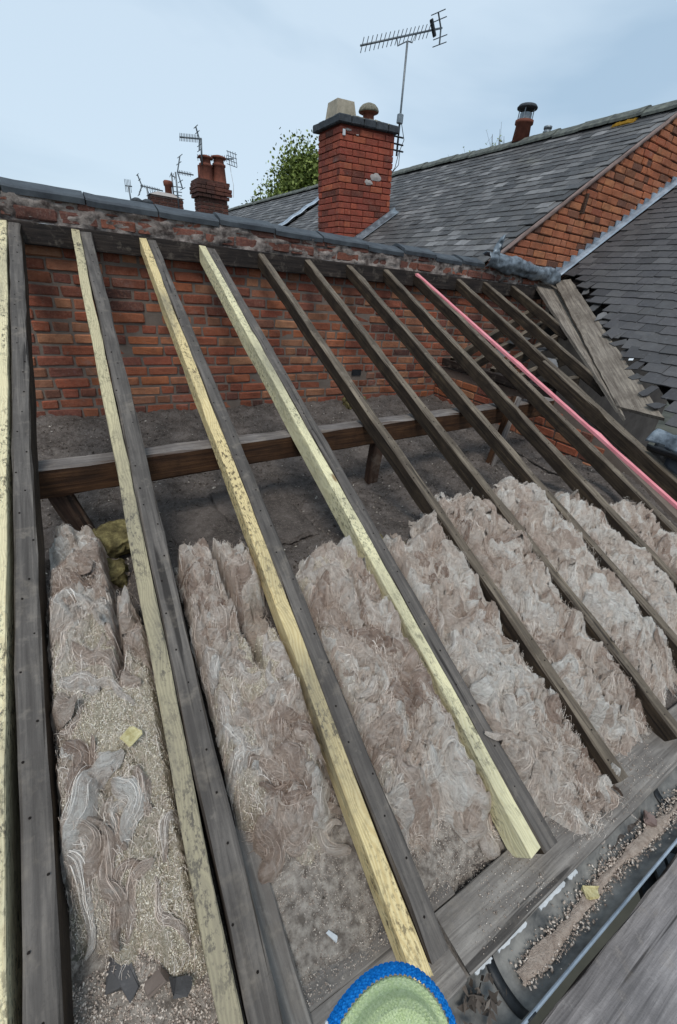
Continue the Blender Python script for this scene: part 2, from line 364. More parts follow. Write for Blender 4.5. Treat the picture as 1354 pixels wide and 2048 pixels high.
def timber_mesh(name, L, w, h, mat, seed=0, seg=24, bev=.005, jit=.0016, taper=(1, 1), wobble=1.):
    """length along +y, top face on z=0, centred on x; worn arrises and a slightly uneven surface"""
    rg = np.random.default_rng(seed)
    cs = np.array([(-w / 2 + bev, 0), (w / 2 - bev, 0), (w / 2, -bev), (w / 2, -h + bev), (w / 2 - bev, -h), (-w / 2 + bev, -h), (-w / 2, -h + bev), (-w / 2, -bev)])
    v = []; ys = np.linspace(0, L, seg + 1)
    for i, y in enumerate(ys):
        t = i / seg; sc = taper[0] * (1 - t) + taper[1] * t
        wob = wobble * .0022 * math.sin(y * 2.3 + seed) + wobble * .0015 * math.sin(y * 7.1 + seed * 2)
        c = cs.copy(); c[:, 0] = c[:, 0] * sc + wob; c[:, 0] += rg.normal(0, jit, 8); c[:, 1] += rg.normal(0, jit, 8)
        if rg.random() < .2: c[rg.integers(0, 2)] += rg.normal(0, .003, 2)
        yy = y + (rg.normal(0, .004, 8) if i in (0, seg) else 0)
        for k in range(8): v.append((c[k, 0], yy[k] if i in (0, seg) else yy, c[k, 1]))
    f = []
    for i in range(seg):
        for k in range(8): f.append((i * 8 + k, (i + 1) * 8 + k, (i + 1) * 8 + (k + 1) % 8, i * 8 + (k + 1) % 8))
    f += [tuple(range(8)), tuple(seg * 8 + k for k in range(7, -1, -1))]
    return new_mesh(name, v, f, mat)
def frame(p0, p1, up=(0, 0, 1)):
    """matrix with y along p0->p1 and z near up; origin p0"""
    p0, p1 = Vector(p0), Vector(p1); y = (p1 - p0).normalized(); x = y.cross(Vector(up)).normalized(); z = x.cross(y)
    return Matrix(((x.x, y.x, z.x, p0.x), (x.y, y.y, z.y, p0.y), (x.z, y.z, z.z, p0.z), (0, 0, 0, 1)))
def timber(name, p0, p1, w, h, mat, label, cat='timber', group=None, up=(0, 0, 1), seed=0, **k):
    L = (Vector(p1) - Vector(p0)).length
    o = obj(name, timber_mesh(name, L, w, h, MB[mat], seed, max(4, int(L / .12)), **k), None, frame(p0, p1, up))
    return tag(o, label, cat, group)
def sheet(fn, nu, nv, thick=0.0):
    """grid surface from fn(u, v) -> xyz"""
    v = [fn(i / nu, j / nv) for j in range(nv + 1) for i in range(nu + 1)]
    f = [(j * (nu + 1) + i, j * (nu + 1) + i + 1, (j + 1) * (nu + 1) + i + 1, (j + 1) * (nu + 1) + i) for j in range(nv) for i in range(nu)]
    return v, f
def solid(o, t):
    m = o.modifiers.new('thickness', 'SOLIDIFY'); m.thickness = t; m.offset = -1; return o

# ------------------------------------------------------------------ planes of the place
WALL = 3.668                                     # face of the brick wall
PT = math.tan(R(24.43))
def zr(y): return .18 + PT * (y - 3.62)          # upper face of the rafters
NRAF = (0, -math.sin(R(24.43)), math.cos(R(24.43))); PRAF = (0, 3.62, .18)
def raf(px, py, lift=0.): p = on_plane(px, py, NRAF, (0, 3.62, .18 + lift)); return p
WS = .6387                                       # slope of the right wing's roof
def zw(x): return .343 + WS * (x - 5.24)
NW = (-WS, 0, 1); PW = (5.24, 0, .343)
FS = .6749                                       # slope of the long roof behind
def zf(x): return .412 + FS * (x - 4.092)
NF = (-FS, 0, 1); PF = (4.092, 0, .412)

# ------------------------------------------------------------------ ground
me = new_mesh('ground', [(-900, -900, -5.6), (900, -900, -5.6), (900, 900, -5.6), (-900, 900, -5.6)], [(0, 1, 2, 3)], MB['ground'])
obj('ground', me, kind='structure')

# ------------------------------------------------------------------ bricks
def brick_field(root, spots, mat, cap=300, bev=.007, jit=.0022, stuff_name='brickwork', dpt=.10, lenses=(.215, .102)):
    """spots: (x, y, z, length, height) centre of each brick's front face; front faces -y. Nearest ones in view are single bricks"""
    vis = [s for s in spots if seen(s[:3])]; vis.sort(key=lambda s: s[0] ** 2 + s[1] ** 2 + s[2] ** 2)
    single = vis[:cap]; ids = set(id(s) for s in single); rest = [s for s in spots if id(s) not in ids]
    cache = {}
    base = root.location
    for i, s in enumerate(single):
        L = round(s[3] / .012) * .012; key = (L, i % 4)
        if key not in cache:
            v, f = bevel_box(1, dpt, 1, 0.0001, 0, 1)
            v, f = bevel_box(L, dpt, .066, bev, jit, hash((int(L * 1000), i % 4)) & 255)
            cache[key] = new_mesh('brick', v, f, mat)
        m = Matrix.Translation((s[0] - base.x, s[1] + dpt / 2 + random.uniform(-.004, .004) - base.y, s[2] - base.z)) @ Matrix.Rotation(random.uniform(-.012, .012), 4, 'Y') @ Matrix.Rotation(random.uniform(-.015, .015), 4, 'Z') @ Matrix.Diagonal((s[3] / L, 1, s[4] / .066, 1))
        obj('brick', cache[key], root, m)
    if rest:
        A = Acc()
        for i, s in enumerate(rest):
            v, f = bevel_box(s[3], dpt, s[4], bev, jit, i)
            A.add([(a + s[0] - base.x, b + s[1] + dpt / 2 + random.uniform(-.003, .003) - base.y, c + s[2] - base.z) for a, b, c in v], f, rnd=random.random())
        obj(stuff_name, A.mesh(stuff_name, mat), root, kind='stuff')
def course(x0, x1, z, y, h, joint=.011, heads=.28, L=(.215, .102)):
    out = []; x = x0 - random.uniform(0, .2)
    while x < x1:
        l = L[1] if random.random() < heads else L[0] + random.uniform(-.008, .006)
        a, b = max(x, x0), min(x + l, x1)
        if b - a > .03: out.append([(a + b) / 2, y + random.uniform(-.004, .004), z + random.uniform(-.0025, .0025), b - a, h])
        x += l + joint + random.uniform(-.002, .003)
    return out

# the loft's back wall
wall = empty('brick_wall', (0, WALL, -1.2), 'red brick wall with grey mortar inside the opened loft, under the ridge tiles', 'wall')
A = Acc(); A.add(box(-1.6, 5.3, .0068, .215, -4.4, 1.27), BOXF)
obj('mortar', A.mesh('mortar', MB['mortar']), wall)
sp = []; z = -1.16; k = 0
vents = [(713, 745), (905, 722)]
vp = [at_y(*q, WALL) for q in vents]
while z < .05:
    hd = .9 if k % 6 == 4 else .22
    for s in course(-.75, 5.2, z, WALL, .063, heads=hd):
        if any(abs(s[0] - q.x) < s[3] / 2 + .02 and abs(s[2] - q.z) < .035 for q in vp): 
            continue
        sp.append(s)
    z += .0752; k += 1
brick_field(wall, sp, MB['brick'], 300, .008, .0034)
A = Acc()
for q in vp: A.add(box(q.x - .055, q.x + .055, -.001, .009, q.z + 1.2 - .03, q.z + 1.2 + .03), BOXF)
obj('vent_hole', A.mesh('vent_hole', MB['black']), wall)
# weathered courses above the beam
MB['lime'] = mat_plain('lime_caked_mortar', '4e4440', 'a0948c', 11, .95, .1, bump=.8, bd=.012, lo=.40, hi=.62)
sp = course(-.75, 4.9, .232, WALL - .028, .066, heads=.35) + course(-.75, 4.9, .300, WALL - .022, .045, heads=.35)
topw = empty('parapet_brickwork', (0, WALL, .2), 'weathered brick courses caked in white mortar between beam and ridge tiles', 'brickwork')
brick_field(topw, sp, MB['top_brick'], 60, .009, .004)
def mort(u, v):
    x = -1.0 + 5.9 * u; zz = -.012 + .135 * v
    return (x, -.057 * float(fbm(x * 7, zz * 24, 3, 5, .6)) + .004, zz)
v, f = sheet(mort, 300, 10); obj('mortar', new_mesh('mortar', v, f, MB['lime'], smooth=True), topw)

# ridge tiles on the wall
cap = empty('ridge_capping', (0, 3.78, .3), 'row of dark grey ridge tiles capping the brick wall', 'ridge tiles')
xs = [-1.04, -.605, -.172, .259, .691, 1.112, 1.549, 1.978, 2.434, 2.84, 3.238, 3.60, 3.93]
prof = [(-.150, .012), (-.153, .042), (-.135, .056), (-.055, .083), (-.018, .096), (.018, .096), (.055, .083), (.135, .056), (.153, .02), (.14, .01), (.05, .065), (0, .078), (-.05, .065), (-.135, .025)]
for i in range(len(xs) - 1):
    a, b = xs[i] + .004, xs[i + 1] - .004; A = Acc(); rg = random.Random(i); dz = rg.uniform(-.006, .006); n = len(prof)
    v = []
    for j in range(7):
        t = j / 6; x = a + (b - a) * t
        for (y, z_) in prof: v.append((x, y + rg.uniform(-.001, .001), z_ + dz + rg.uniform(-.0012, .0012) + (.004 if j in (0,) else 0)))
    f = [(j * n + k, j * n + (k + 1) % n, (j + 1) * n + (k + 1) % n, (j + 1) * n + k) for j in range(6) for k in range(n)] + [tuple(range(n - 1, -1, -1)), tuple(6 * n + k for k in range(n))]
    A.add(v, f); obj('ridge_tile', A.mesh('ridge_tile', MB['ridge']), cap, Matrix.Rotation(rg.uniform(-.008, .008), 4, 'Y'))

# ------------------------------------------------------------------ loft floor
def floor_z(x, y):
    x = np.asarray(x, float); y = np.asarray(y, float)
    flat = -1.075 + .05 * (fbm(x * 2.2, y * 2.2, 1) - .5) + .06 * (fbm(x * 7, y * 7, 2) - .5) + .045 * (fbm(x * 20, y * 20, 3, 5, .65) - .5)
    flat = flat + .05 * sst(3.2, 3.66, y)
    slope = zr(y) - .165 + .038 * sst(.75, .4, y) + .03 * (fbm(x * 6, y * 6, 4) - .5) + .012 * (fbm(x * 25, y * 25, 5) - .5)
    k = sst(1.05, 1.55, y); z_ = slope * (1 - k) + flat * k
    return np.minimum(z_, zr(y) - .11)
gx = np.linspace(-1.0, 4.4, 520); gy = np.linspace(.06, 3.70, 360)
XX, YY = np.meshgrid(gx, gy); ZZ = floor_z(XX, YY)
nx, ny = len(gx), len(gy)
ii = (np.arange(ny - 1)[:, None] * nx + np.arange(nx - 1)[None, :]).ravel()
GF = np.stack([ii, ii + 1, ii + nx + 1, ii + nx], 1)
fl = obj('loft_floor', new_mesh('loft_floor', np.stack([XX.ravel(), YY.ravel(), ZZ.ravel()], 1), GF, MB['dirt'], smooth=True), kind='structure')

def scatter(name, pts, smin, smax, mat, parent=None, flat=.5, label=None, cat=None):
    """tiny loose pieces (skewed octahedra) as one mesh"""
    n = len(pts); base = np.array([(1, 0, 0), (0, 1, 0), (-1, 0, 0), (0, -1, 0), (0, 0, 1), (0, 0, -1)], float)
    s = RNG.uniform(smin, smax, (n, 1, 1)) * RNG.uniform(.5, 1.6, (n, 1, 3)) * np.array([1, 1, flat])
    th = RNG.uniform(0, 6.28, n); c_, s_ = np.cos(th), np.sin(th)
    b = base[None] * s + RNG.normal(0, 1, (n, 6, 3)) * s * .18
    x = b[..., 0] * c_[:, None] - b[..., 1] * s_[:, None]; y = b[..., 0] * s_[:, None] + b[..., 1] * c_[:, None]
    tl = RNG.normal(0, .4, (n, 2)); zz = b[..., 2] + x * tl[:, :1] + y * tl[:, 1:]
    V = np.stack([x, y, zz], -1) + np.asarray(pts)[:, None, :]
    F = np.array([(0, 1, 4), (1, 2, 4), (2, 3, 4), (3, 0, 4), (1, 0, 5), (2, 1, 5), (3, 2, 5), (0, 3, 5)])
    F = (F[None] + (np.arange(n) * 6)[:, None, None]).reshape(-1, 3)
    o = obj(name, new_mesh(name, V.reshape(-1, 3), F, mat, {'tone': np.repeat(RNG.random(n), 6)}), parent, kind='stuff')
    if label: tag(o, label, cat)
    return o
n = 15000
px_ = RNG.uniform(-.5, 3.6, n); py_ = RNG.uniform(.1, 3.6, n)
scatter('loose_debris', np.stack([px_, py_, floor_z(px_, py_) + .002], 1),   .0015, .0075, MB['debris'], None, .5, 'fine pale crumbs and grit strewn over the dark loft dust', 'debris')

# ------------------------------------------------------------------ beam at the wall head
timber('ridge_beam', (-1.2, 3.636, .188), (4.95, 3.636, .183), .064, .122, 'beam', 'sooty black timber beam along the brick wall carrying the rafter heads', 'beam', seed=3)

# ------------------------------------------------------------------ rafters: (left x at y=3.6, left x at y=.15, width, depth, low end y, material, label)
GR = 'bare old rafters of the stripped roof'
RAF = [
 (-.172, -.312, .062, .105, -.02, 'old', 'dark grey old rafter beside the pale knotty timber at the edge of the loft'),
 (.198, .064, .066, .105, -.05, 'old', 'dark grey old rafter beside the grimiest new timber'),
 (.593, .478, .062, .105, .145, 'old', 'dark grey old rafter beside the orange tinted new timber'),
 (.992, .928, .064, .105, .15, 'old', 'dark grey old rafter beside the cleanest pale green timber'),
 (1.391, 1.345, .056, .086, .15, 'old_brown', 'first weathered rafter without new timber, resting on the square post'),
 (1.796, 1.735, .056, .086, .13, 'old_brown', 'weathered old rafter in front of the small yellow wool block at the wall'),
 (2.207, 2.135, .056, .086, .13, 'old_brown', 'weathered old rafter just beside the leaning split post'),
 (2.611, 2.500, .056, .086, .13, 'old_brown', 'weathered old rafter between leaning post and pink batten'),
 (2.974, 2.90, .056, .086, .20, 'old_brown', 'dark old rafter under the head of the pink batten'),
 (3.534, 3.46, .056, .086, .45, 'old_brown', 'dark old rafter with a short spliced timber alongside'),
 (3.931, 3.93, .056, .086, 1.95, 'old_brown', 'short jack rafter running under the narrow valley board'),
 (4.388, 4.40, .056, .086, 2.75, 'old_brown', 'shortest jack rafter next to the head of the valley boards'),
]
def rx(i, y, side=0):
    a, b, w = RAF[i][0], RAF[i][1], RAF[i][2]; return b + (a - b) * (y - .15) / 3.45 + side * w
for i, (a, b, w, h, ye, mt, lab) in enumerate(RAF):
    y0, y1 = ye, 3.605
    p0 = (rx(i, y0) + w / 2, y0, zr(y0)); p1 = (rx(i, y1) + w / 2, y1, zr(y1))
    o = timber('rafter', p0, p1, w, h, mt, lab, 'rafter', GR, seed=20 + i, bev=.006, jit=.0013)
    L = (Vector(p1) - Vector(p0)).length; A = Acc()
    for k in range(int(L / .11)):
        xx = random.uniform(-w * .35, w * .35); yy = k * .11 + random.uniform(0, .05) + .05
        v, f = lathe([(.0028, -.002), (.0032, .0012), (.0015, .002)], 6); A.add([(p[0] + xx, p[1] + yy, p[2]) for p in v], f)
    obj('nail_heads', A.mesh('nail_heads', MB['dark']), o, kind='stuff')
# new timbers fixed against the first four
NEW = [
 (-.225, -.385, .050, .125, -.02, 'new', 'pale new timber with large knots beside the outermost old rafter'),
 (.150, .012, .046, .085, -.05, 'new_dirty', 'grimy new timber with dirty grain, fixed to an old rafter'),
 (.546, .428, .046, .085, .125, 'new_warm', 'orange tinted new timber with mould stains, fixed to an old rafter'),
 (.942, .878, .047, .100, .165, 'new_clean', 'clean pale green new timber with black stains, fixed to an old rafter'),
]
for i, (a, b, w, h, ye, mt, lab) in enumerate(NEW):
    f_ = lambda y: b + (a - b) * (y - .15) / 3.45 + w / 2
    timber('new_timber', (f_(ye), ye, zr(ye) + .006), (f_(3.60), 3.60, zr(3.60) + .006), w, h, mt, lab, 'timber', 'new timbers fixed beside the old rafters', seed=40 + i, bev=.003, jit=.0009)
def nx_(i, y): a, b = NEW[i][0], NEW[i][1]; return b + (a - b) * (y - .15) / 3.45
# short spliced timber alongside the tenth rafter
p = raf(1088, 722, .01); timber('spliced_timber', (p.x + .0, .45, zr(.45) + .012), (p.x + .01, p.y, zr(p.y) + .012), .055, .10, 'old_brown', 'short spliced timber with a sawn square end, nailed beside an old rafter', 'timber', seed=61)
# pink batten
p0 = raf(834, 546, .012); p1 = raf(1350, 1004, .02)
d = (p1 - p0); p2 = p0 + d * 1.15
o = timber('pink_batten', p2, p0, .034, .022, 'pink', 'long pink painted batten lying on the rafters near the valley', 'batten', seed=5, bev=.002, jit=.0002, wobble=.2)
# purlin and posts
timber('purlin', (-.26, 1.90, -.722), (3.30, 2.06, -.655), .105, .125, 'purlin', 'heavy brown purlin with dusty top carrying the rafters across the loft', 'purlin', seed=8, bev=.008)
timber('square_post', (1.53, 1.955, -1.10), (1.53, 1.945, -.80), .072, .06, 'post', 'short square brown post under the purlin', 'post', up=(0, -1, 0), seed=9)
timber('split_post', (2.60, 1.90, -1.10), (2.74, 1.93, -.60), .062, .055, 'purlin', 'weathered split post leaning against the purlin', 'post', up=(0, -1, 0), seed=10, jit=.003)
timber('stub_post', (-.06, 1.86, -1.12), (-.16, 1.90, -.80), .085, .05, 'post', 'stubby leaning post under the purlin beside the outermost rafter', 'post', up=(0, -1, 0), seed=12)

# ------------------------------------------------------------------ insulation
def make_batt(idx, xl, xr, y0, y1, label, dust=None, tone0=.5, flat=-.945, off=.035, locks=2600, gap=None, ragg=.12, spill=False, flakes=190):
    """xl, xr: side limits as functions of y; y0, y1: near and far ends as functions of u"""
    sd_ = idx * 7.7; tone0 = tone0 + .13
    def top(x, y, u, v):
        a = zr(y) - off; b = flat + 0 * y
        k = .06; h = np.clip(.5 + .5 * (b - a) / k, 0, 1); zt = b * (1 - h) + a * h - k * h * (1 - h)
        wx = x + .05 * (fbm(x * 9, y * 9, sd_ + 1) - .5); wy = y + .05 * (fbm(x * 9, y * 9, sd_ + 2) - .5)
        ux = wx + .030 * (fbm(x * 20, y * 20, sd_ + 15, 2) - .5); uy = wy + .030 * (fbm(x * 20, y * 20, sd_ + 16, 2) - .5)
        lump = (fbm(wx * 4, wy * 4, sd_ + 3, 3) - .5) * .085
        bil = np.sqrt(np.abs(2 * fbm(ux * 8.5, uy * 7, sd_ + 4, 2) - 1) + .004)
        bil2 = np.sqrt(np.abs(2 * fbm(ux * 30 + wy * 12, uy * 24, sd_ + 6, 2) - 1) + .003)
        fold = (bil - .42) * .105 + (bil2 - .42) * .034
        fine = (fbm(ux * 90, uy * 90, sd_ + 5, 3) - .5) * .014
        dd = dust(x, y, u, v) if dust else 0 * x
        zt = zt + lump + fold * (1 - .75 * dd) + fine
        e = np.minimum(sst(-.02, .15, v), sst(-.02, .11, 1 - v)); zf_ = floor_z(x, y) - .01
        es = np.minimum(sst(-.02, .10, u), sst(-.02, .10, 1 - u)); es = .50 + .50 * es; zt = zt + .028 * (1 - (2 * u - 1) ** 2) - .012
        if spill: zf_ = np.where(y < .30, np.maximum(zf_, -1.475), zf_)
        hh = (zt - zf_) * e * es
        if gap is not None: hh = hh * (1 - gap(x, y, u, v))
        return zf_ + np.maximum(hh, 0)
    nu, nv = 110, 360
    U, V = np.meshgrid(np.linspace(0, 1, nu), np.linspace(0, 1, nv))
    def place(U, V):
        rag0 = ragg * (fbm(U * 3.0 + idx * 5, U * 0 + 1.7, sd_ + 8) - .5) * 2; rag1 = ragg * (fbm(U * 3.3 + idx * 9, U * 0 + 5.1, sd_ + 9) - .5) * 2
        Y = (y0(U) + rag0) * (1 - V) + (y1(U) + rag1) * V
        xa, xb = xl(Y), xr(Y); X = xa + (xb - xa) * U
        return X, Y
    X, Y = place(U, V); Z = top(X, Y, U, V)
    tone = np.clip(tone0 + 1.3 * (fbm(X * 9, Y * 9, sd_ + 11) - .5) + .5 * (fbm(X * 40, Y * 30, sd_ + 12) - .5), 0, 1)
    D = dust(X, Y, U, V) if dust else 0 * X
    # tiny sideways jumble so the folds overhang
    X2 = X + .012 * (fbm(X * 30, Y * 30, sd_ + 13) - .5); Y2 = Y + .02 * (fbm(X * 26, Y * 26, sd_ + 14) - .5)
    i_ = (np.arange(nv - 1)[:, None] * nu + np.arange(nu - 1)[None, :]).ravel()
    F = np.stack([i_, i_ + 1, i_ + nu + 1, i_ + nu], 1)
    yc = float(Y.mean()); xc = float(X.mean()); zc = float(Z.min())
    root = empty('insulation_batt', (xc, yc, zc), label, 'insulation', 'old pink glass wool between the rafters')
    T = np.array([xc, yc, zc])
    obj('wool', new_mesh('wool', np.stack([X2.ravel(), Y2.ravel(), Z.ravel()], 1) - T, F, MB['wool'], {'tone': tone.ravel(), 'dust': D.ravel()}, True), root)
    # locks of fibre: curled tufts lying on the surface, strands of one tuft share a curve
    nt = locks // 80; ns = 9; K = 6
    uc = RNG.uniform(.03, .97, nt); vc = RNG.uniform(.01, .985, nt)
    th = RNG.uniform(0, 6.28, nt) * .35 + 6.28 * fbm(uc * 2 + idx, vc * 7, sd_ + 20); kap = RNG.normal(0, 30, nt)
    ln = RNG.uniform(.03, .095, nt); lift = np.abs(RNG.normal(.010, .008, nt)); tc_ = np.clip(tone0 + RNG.normal(.0, .17, nt) + .38 * (RNG.random(nt) < .09), 0, 1)
    x0, y0_ = place(uc, vc)
    if dust is not None:
        keep = RNG.random(nt) > .72 * dust(x0, y0_, uc, vc); 
    else: keep = np.ones(nt, bool)
    if gap is not None: keep &= gap(x0, y0_, uc, vc) < .4
    def strands(x0, y0_, th, kap, ln, lift, tone, wmin, wmax, rep, spread):
        n0 = len(x0)
        th = np.repeat(th, rep) + RNG.normal(0, .16, n0 * rep); kap = np.repeat(kap, rep) + RNG.normal(0, 4, n0 * rep)
        ln = np.repeat(ln, rep) * RNG.uniform(.6, 1.15, n0 * rep); lift = np.repeat(lift, rep) * RNG.uniform(.3, 1.5, n0 * rep)
        off_ = RNG.normal(0, spread, n0 * rep); al = RNG.normal(0, spread, n0 * rep)
        X0 = np.repeat(x0, rep) - np.sin(th) * off_ + np.cos(th) * al; Y0 = np.repeat(y0_, rep) + np.cos(th) * off_ + np.sin(th) * al
        tn = np.clip(np.repeat(tone, rep) + RNG.normal(0, .10, n0 * rep), 0, 1); W = RNG.uniform(wmin, wmax, n0 * rep)
        m = len(X0); P = np.zeros((m, K, 3)); TH = np.zeros((m, K)); cx, cy = X0.copy(), Y0.copy()
        for k in range(K):
            t = k / (K - 1); a = th + kap * ln * (t - .5) + .25 * np.sin(t * 9 + X0 * 300)
            TH[:, k] = a; P[:, k, 0] = cx; P[:, k, 1] = cy
            cx = cx + np.cos(a) * ln / K; cy = cy + np.sin(a) * ln / K
        Yc = P[..., 1]; xa, xb = xl(Yc), xr(Yc)
        P[..., 0] = np.clip(P[..., 0], xa - (.015 if spill else .002), xb + (.015 if spill else .002))
        Uc = np.clip((P[..., 0] - xa) / (xb - xa), 0, 1)
        ra = ragg * (fbm(Uc * 3.0 + idx * 5, Uc * 0 + 1.7, sd_ + 8) - .5) * 2; rb = ragg * (fbm(Uc * 3.3 + idx * 9, Uc * 0 + 5.1, sd_ + 9) - .5) * 2
        A0, A1 = y0(Uc) + ra, y1(Uc) + rb; Vc = np.clip((Yc - A0) / (A1 - A0), 0.02, .98)
        t = np.linspace(0, 1, K)[None]
        P[..., 2] = top(P[..., 0], Yc, Uc, Vc) + .0015 + lift[:, None] * np.sin(np.pi * t) + np.abs(RNG.normal(0, .006, (m, 1))) * t
        wd = W[:, None] * np.sin(np.pi * np.clip(t * .92 + .06, 0, 1)) ** .6
        sx, sy = -np.sin(TH) * wd, np.cos(TH) * wd; tilt = RNG.normal(0, .5, (m, 1)) * wd
        Lft = P + np.stack([sx, sy, tilt - .3 * wd], -1); Rgt = P - np.stack([sx, sy, tilt + .3 * wd], -1); Mid = P + np.stack([0 * wd, 0 * wd, .55 * wd], -1)
        VV = np.stack([Lft, Mid, Rgt], 2).reshape(m * K * 3, 3)
        b0 = (np.arange(m) * K * 3)[:, None, None] + (np.arange(K - 1) * 3)[None, :, None] + np.array([0, 1])[None, None]
        b0 = b0.ravel(); FF = np.stack([b0, b0 + 3, b0 + 4, b0 + 1], 1)
        return VV, FF, np.repeat(tn, K * 3)
    kk = keep
    va, fa, ta = strands(x0[kk], y0_[kk], th[kk], kap[kk], ln[kk], lift[kk], tc_[kk], .00025, .0008, ns, .0085)
    # matted, torn flakes of wool: arched, curled, ragged-edged, ribbed along their length
    nf = int(flakes); LA, WB = 24, 13
    uf, vf = RNG.uniform(.02, .98, nf), RNG.uniform(.015, .985, nf); xf_, yf_ = place(uf, vf)
    kf = np.ones(nf, bool)
    if dust is not None: kf &= RNG.random(nf) > .85 * dust(xf_, yf_, uf, vf)
    if gap is not None: kf &= gap(xf_, yf_, uf, vf) < .3
    xf_, yf_, uf, vf = xf_[kf], yf_[kf], uf[kf], vf[kf]; nf = len(xf_)
    thf = 6.28 * 1.6 * fbm(xf_ * 5, yf_ * 5, sd_ + 40) + RNG.normal(0, .35, nf); kpf = RNG.normal(0, 11, nf)
    Lf = RNG.uniform(.07, .23, nf); Wf = .010 + .022 * RNG.random(nf) ** 1.4; tf = np.clip(tone0 - .06 + 1.3 * (fbm(xf_ * 9, yf_ * 9, sd_ + 11) - .5) + RNG.normal(0, .10, nf) + .40 * (RNG.random(nf) < .12), 0, 1)
    aa = np.linspace(-.5, .5, LA); bb = np.linspace(-1, 1, WB)
    ph = thf[:, None] + kpf[:, None] * Lf[:, None] * aa[None] + .5 * np.sin(aa[None] * 9 + uf[:, None] * 50)
    st = Lf[:, None] / (LA - 1); gx_ = np.cumsum(np.cos(ph) * st, 1); gy_ = np.cumsum(np.sin(ph) * st, 1)
    gx_ = gx_ - gx_.mean(1, keepdims=True) + xf_[:, None]; gy_ = gy_ - gy_.mean(1, keepdims=True) + yf_[:, None]
    idn = np.arange(nf)[:, None, None] * 7.13
    A3, B3 = np.broadcast_to(aa[None, :, None], (nf, LA, WB)), np.broadcast_to(bb[None, None, :], (nf, LA, WB))
    wp = Wf[:, None, None] * np.clip(np.cos(np.pi * A3 * .98), 0, 1) ** .45 * (.85 + .4 * fbm(A3 * 6 + idn, np.sign(B3) * 3.3 + idn * .1, 41, 2))
    X3 = gx_[..., None] - np.sin(ph)[..., None] * wp * B3; Y3 = gy_[..., None] + np.cos(ph)[..., None] * wp * B3
    over = np.repeat(((RNG.random(nf) < .03) & (yf_ < .85))[:, None, None], LA, 1).repeat(WB, 2)
    xa, xb = xl(Y3), xr(Y3); Xc = np.where(over, X3, np.clip(X3, xa - .004, xb + .004)); U3 = np.clip((Xc - xa) / (xb - xa), 0, 1)
    ra = ragg * (fbm(U3 * 3.0 + idx * 5, U3 * 0 + 1.7, sd_ + 8) - .5) * 2; rb = ragg * (fbm(U3 * 3.3 + idx * 9, U3 * 0 + 5.1, sd_ + 9) - .5) * 2
    q0, q1 = y0(U3) + ra, y1(U3) + rb; V3 = np.clip((Y3 - q0) / (q1 - q0), .03, .985)
    tipc = RNG.normal(0, .030, nf)[:, None, None] * np.clip(A3 * 2, 0, 1) ** 2 + RNG.normal(0, .018, nf)[:, None, None] * np.clip(-A3 * 2, 0, 1) ** 2
    nrib = RNG.integers(3, 8, nf)[:, None, None]
    rib = .0019 * np.sin(B3 * nrib * 2.6 + idn + 3 * fbm(A3 * 5 + idn, B3 * 1.2, 42, 2))
    Z3 = top(Xc, Y3, U3, V3) + RNG.uniform(-.012, .014, nf)[:, None, None] + wp * .75 * (1 - np.abs(B3) ** 2.4) - .008 * np.abs(B3) ** 4 + .6 * np.abs(tipc) + rib + .014 * (fbm(A3 * 5 + idn, B3 * 1.1 + idn, 43, 3) - .5)
    outs = over & ((Xc < xa) | (Xc > xb)); Z3 = np.where(outs, np.maximum(Z3, zr(Y3) + .012 + .01 * (1 - B3 ** 2)), Z3)
    T3 = np.clip(tf[:, None, None] + .22 * (fbm(B3 * 5 + idn, A3 * 1.3 + idn, 44, 2) - .5) + .25 * (fbm(A3 * 4 + idn, B3 * .7, 45, 2) - .5), 0, 1)
    base_i = (np.arange(nf) * LA * WB)[:, None, None] + (np.arange(LA - 1) * WB)[None, :, None] + np.arange(WB - 1)[None, None]
    base_i = base_i.ravel(); FF = np.stack([base_i, base_i + WB, base_i + WB + 1, base_i + 1], 1)
    obj('matted_flakes', new_mesh('matted_flakes', np.stack([Xc, Y3, Z3], -1).reshape(-1, 3) - T, FF, MB['wool'], {'tone': T3.ravel(), 'dust': np.zeros(T3.size)}, True), root, kind='stuff')
    # loose fibres lying along each flake
    per = 10; fi = np.repeat(np.arange(nf), per); nfb = len(fi); bj = RNG.uniform(-1.05, 1.05, nfb); a0 = RNG.integers(0, 7, nfb); LK = 15
    tb_ = (bj + 1) / 2 * (WB - 1); j0 = np.clip(np.floor(tb_).astype(int), 0, WB - 2); fj = (tb_ - j0)[:, None, None]
    ia = np.clip(a0[:, None] + np.arange(LK)[None], 0, LA - 1)
    G3 = np.stack([Xc, Y3, Z3], -1)
    Pf = G3[fi[:, None], ia, j0[:, None]] * (1 - fj) + G3[fi[:, None], ia, j0[:, None] + 1] * fj
    tt_ = np.linspace(0, 1, LK)[None]; lf_ = np.abs(RNG.normal(0, .0035, (nfb, 1)))
    Pf[..., 2] += .0008 + lf_ * np.sin(np.pi * tt_) + np.abs(RNG.normal(0, .006, (nfb, 1))) * tt_ ** 3
    sw_ = RNG.normal(0, .004, (nfb, 1)) * np.sin(tt_ * RNG.uniform(2, 7, (nfb, 1))); Pf[..., 0] += sw_; Pf[..., 1] += RNG.normal(0, .004, (nfb, 1)) * np.sin(tt_ * RNG.uniform(2, 7, (nfb, 1)))
    dX = np.gradient(Pf[..., 0], axis=1); dY = np.gradient(Pf[..., 1], axis=1); dn = np.sqrt(dX ** 2 + dY ** 2) + 1e-9
    wf_ = RNG.uniform(.00018, .00048, (nfb, 1)) * np.sin(np.pi * np.clip(tt_ * .9 + .05, 0, 1)) ** .5
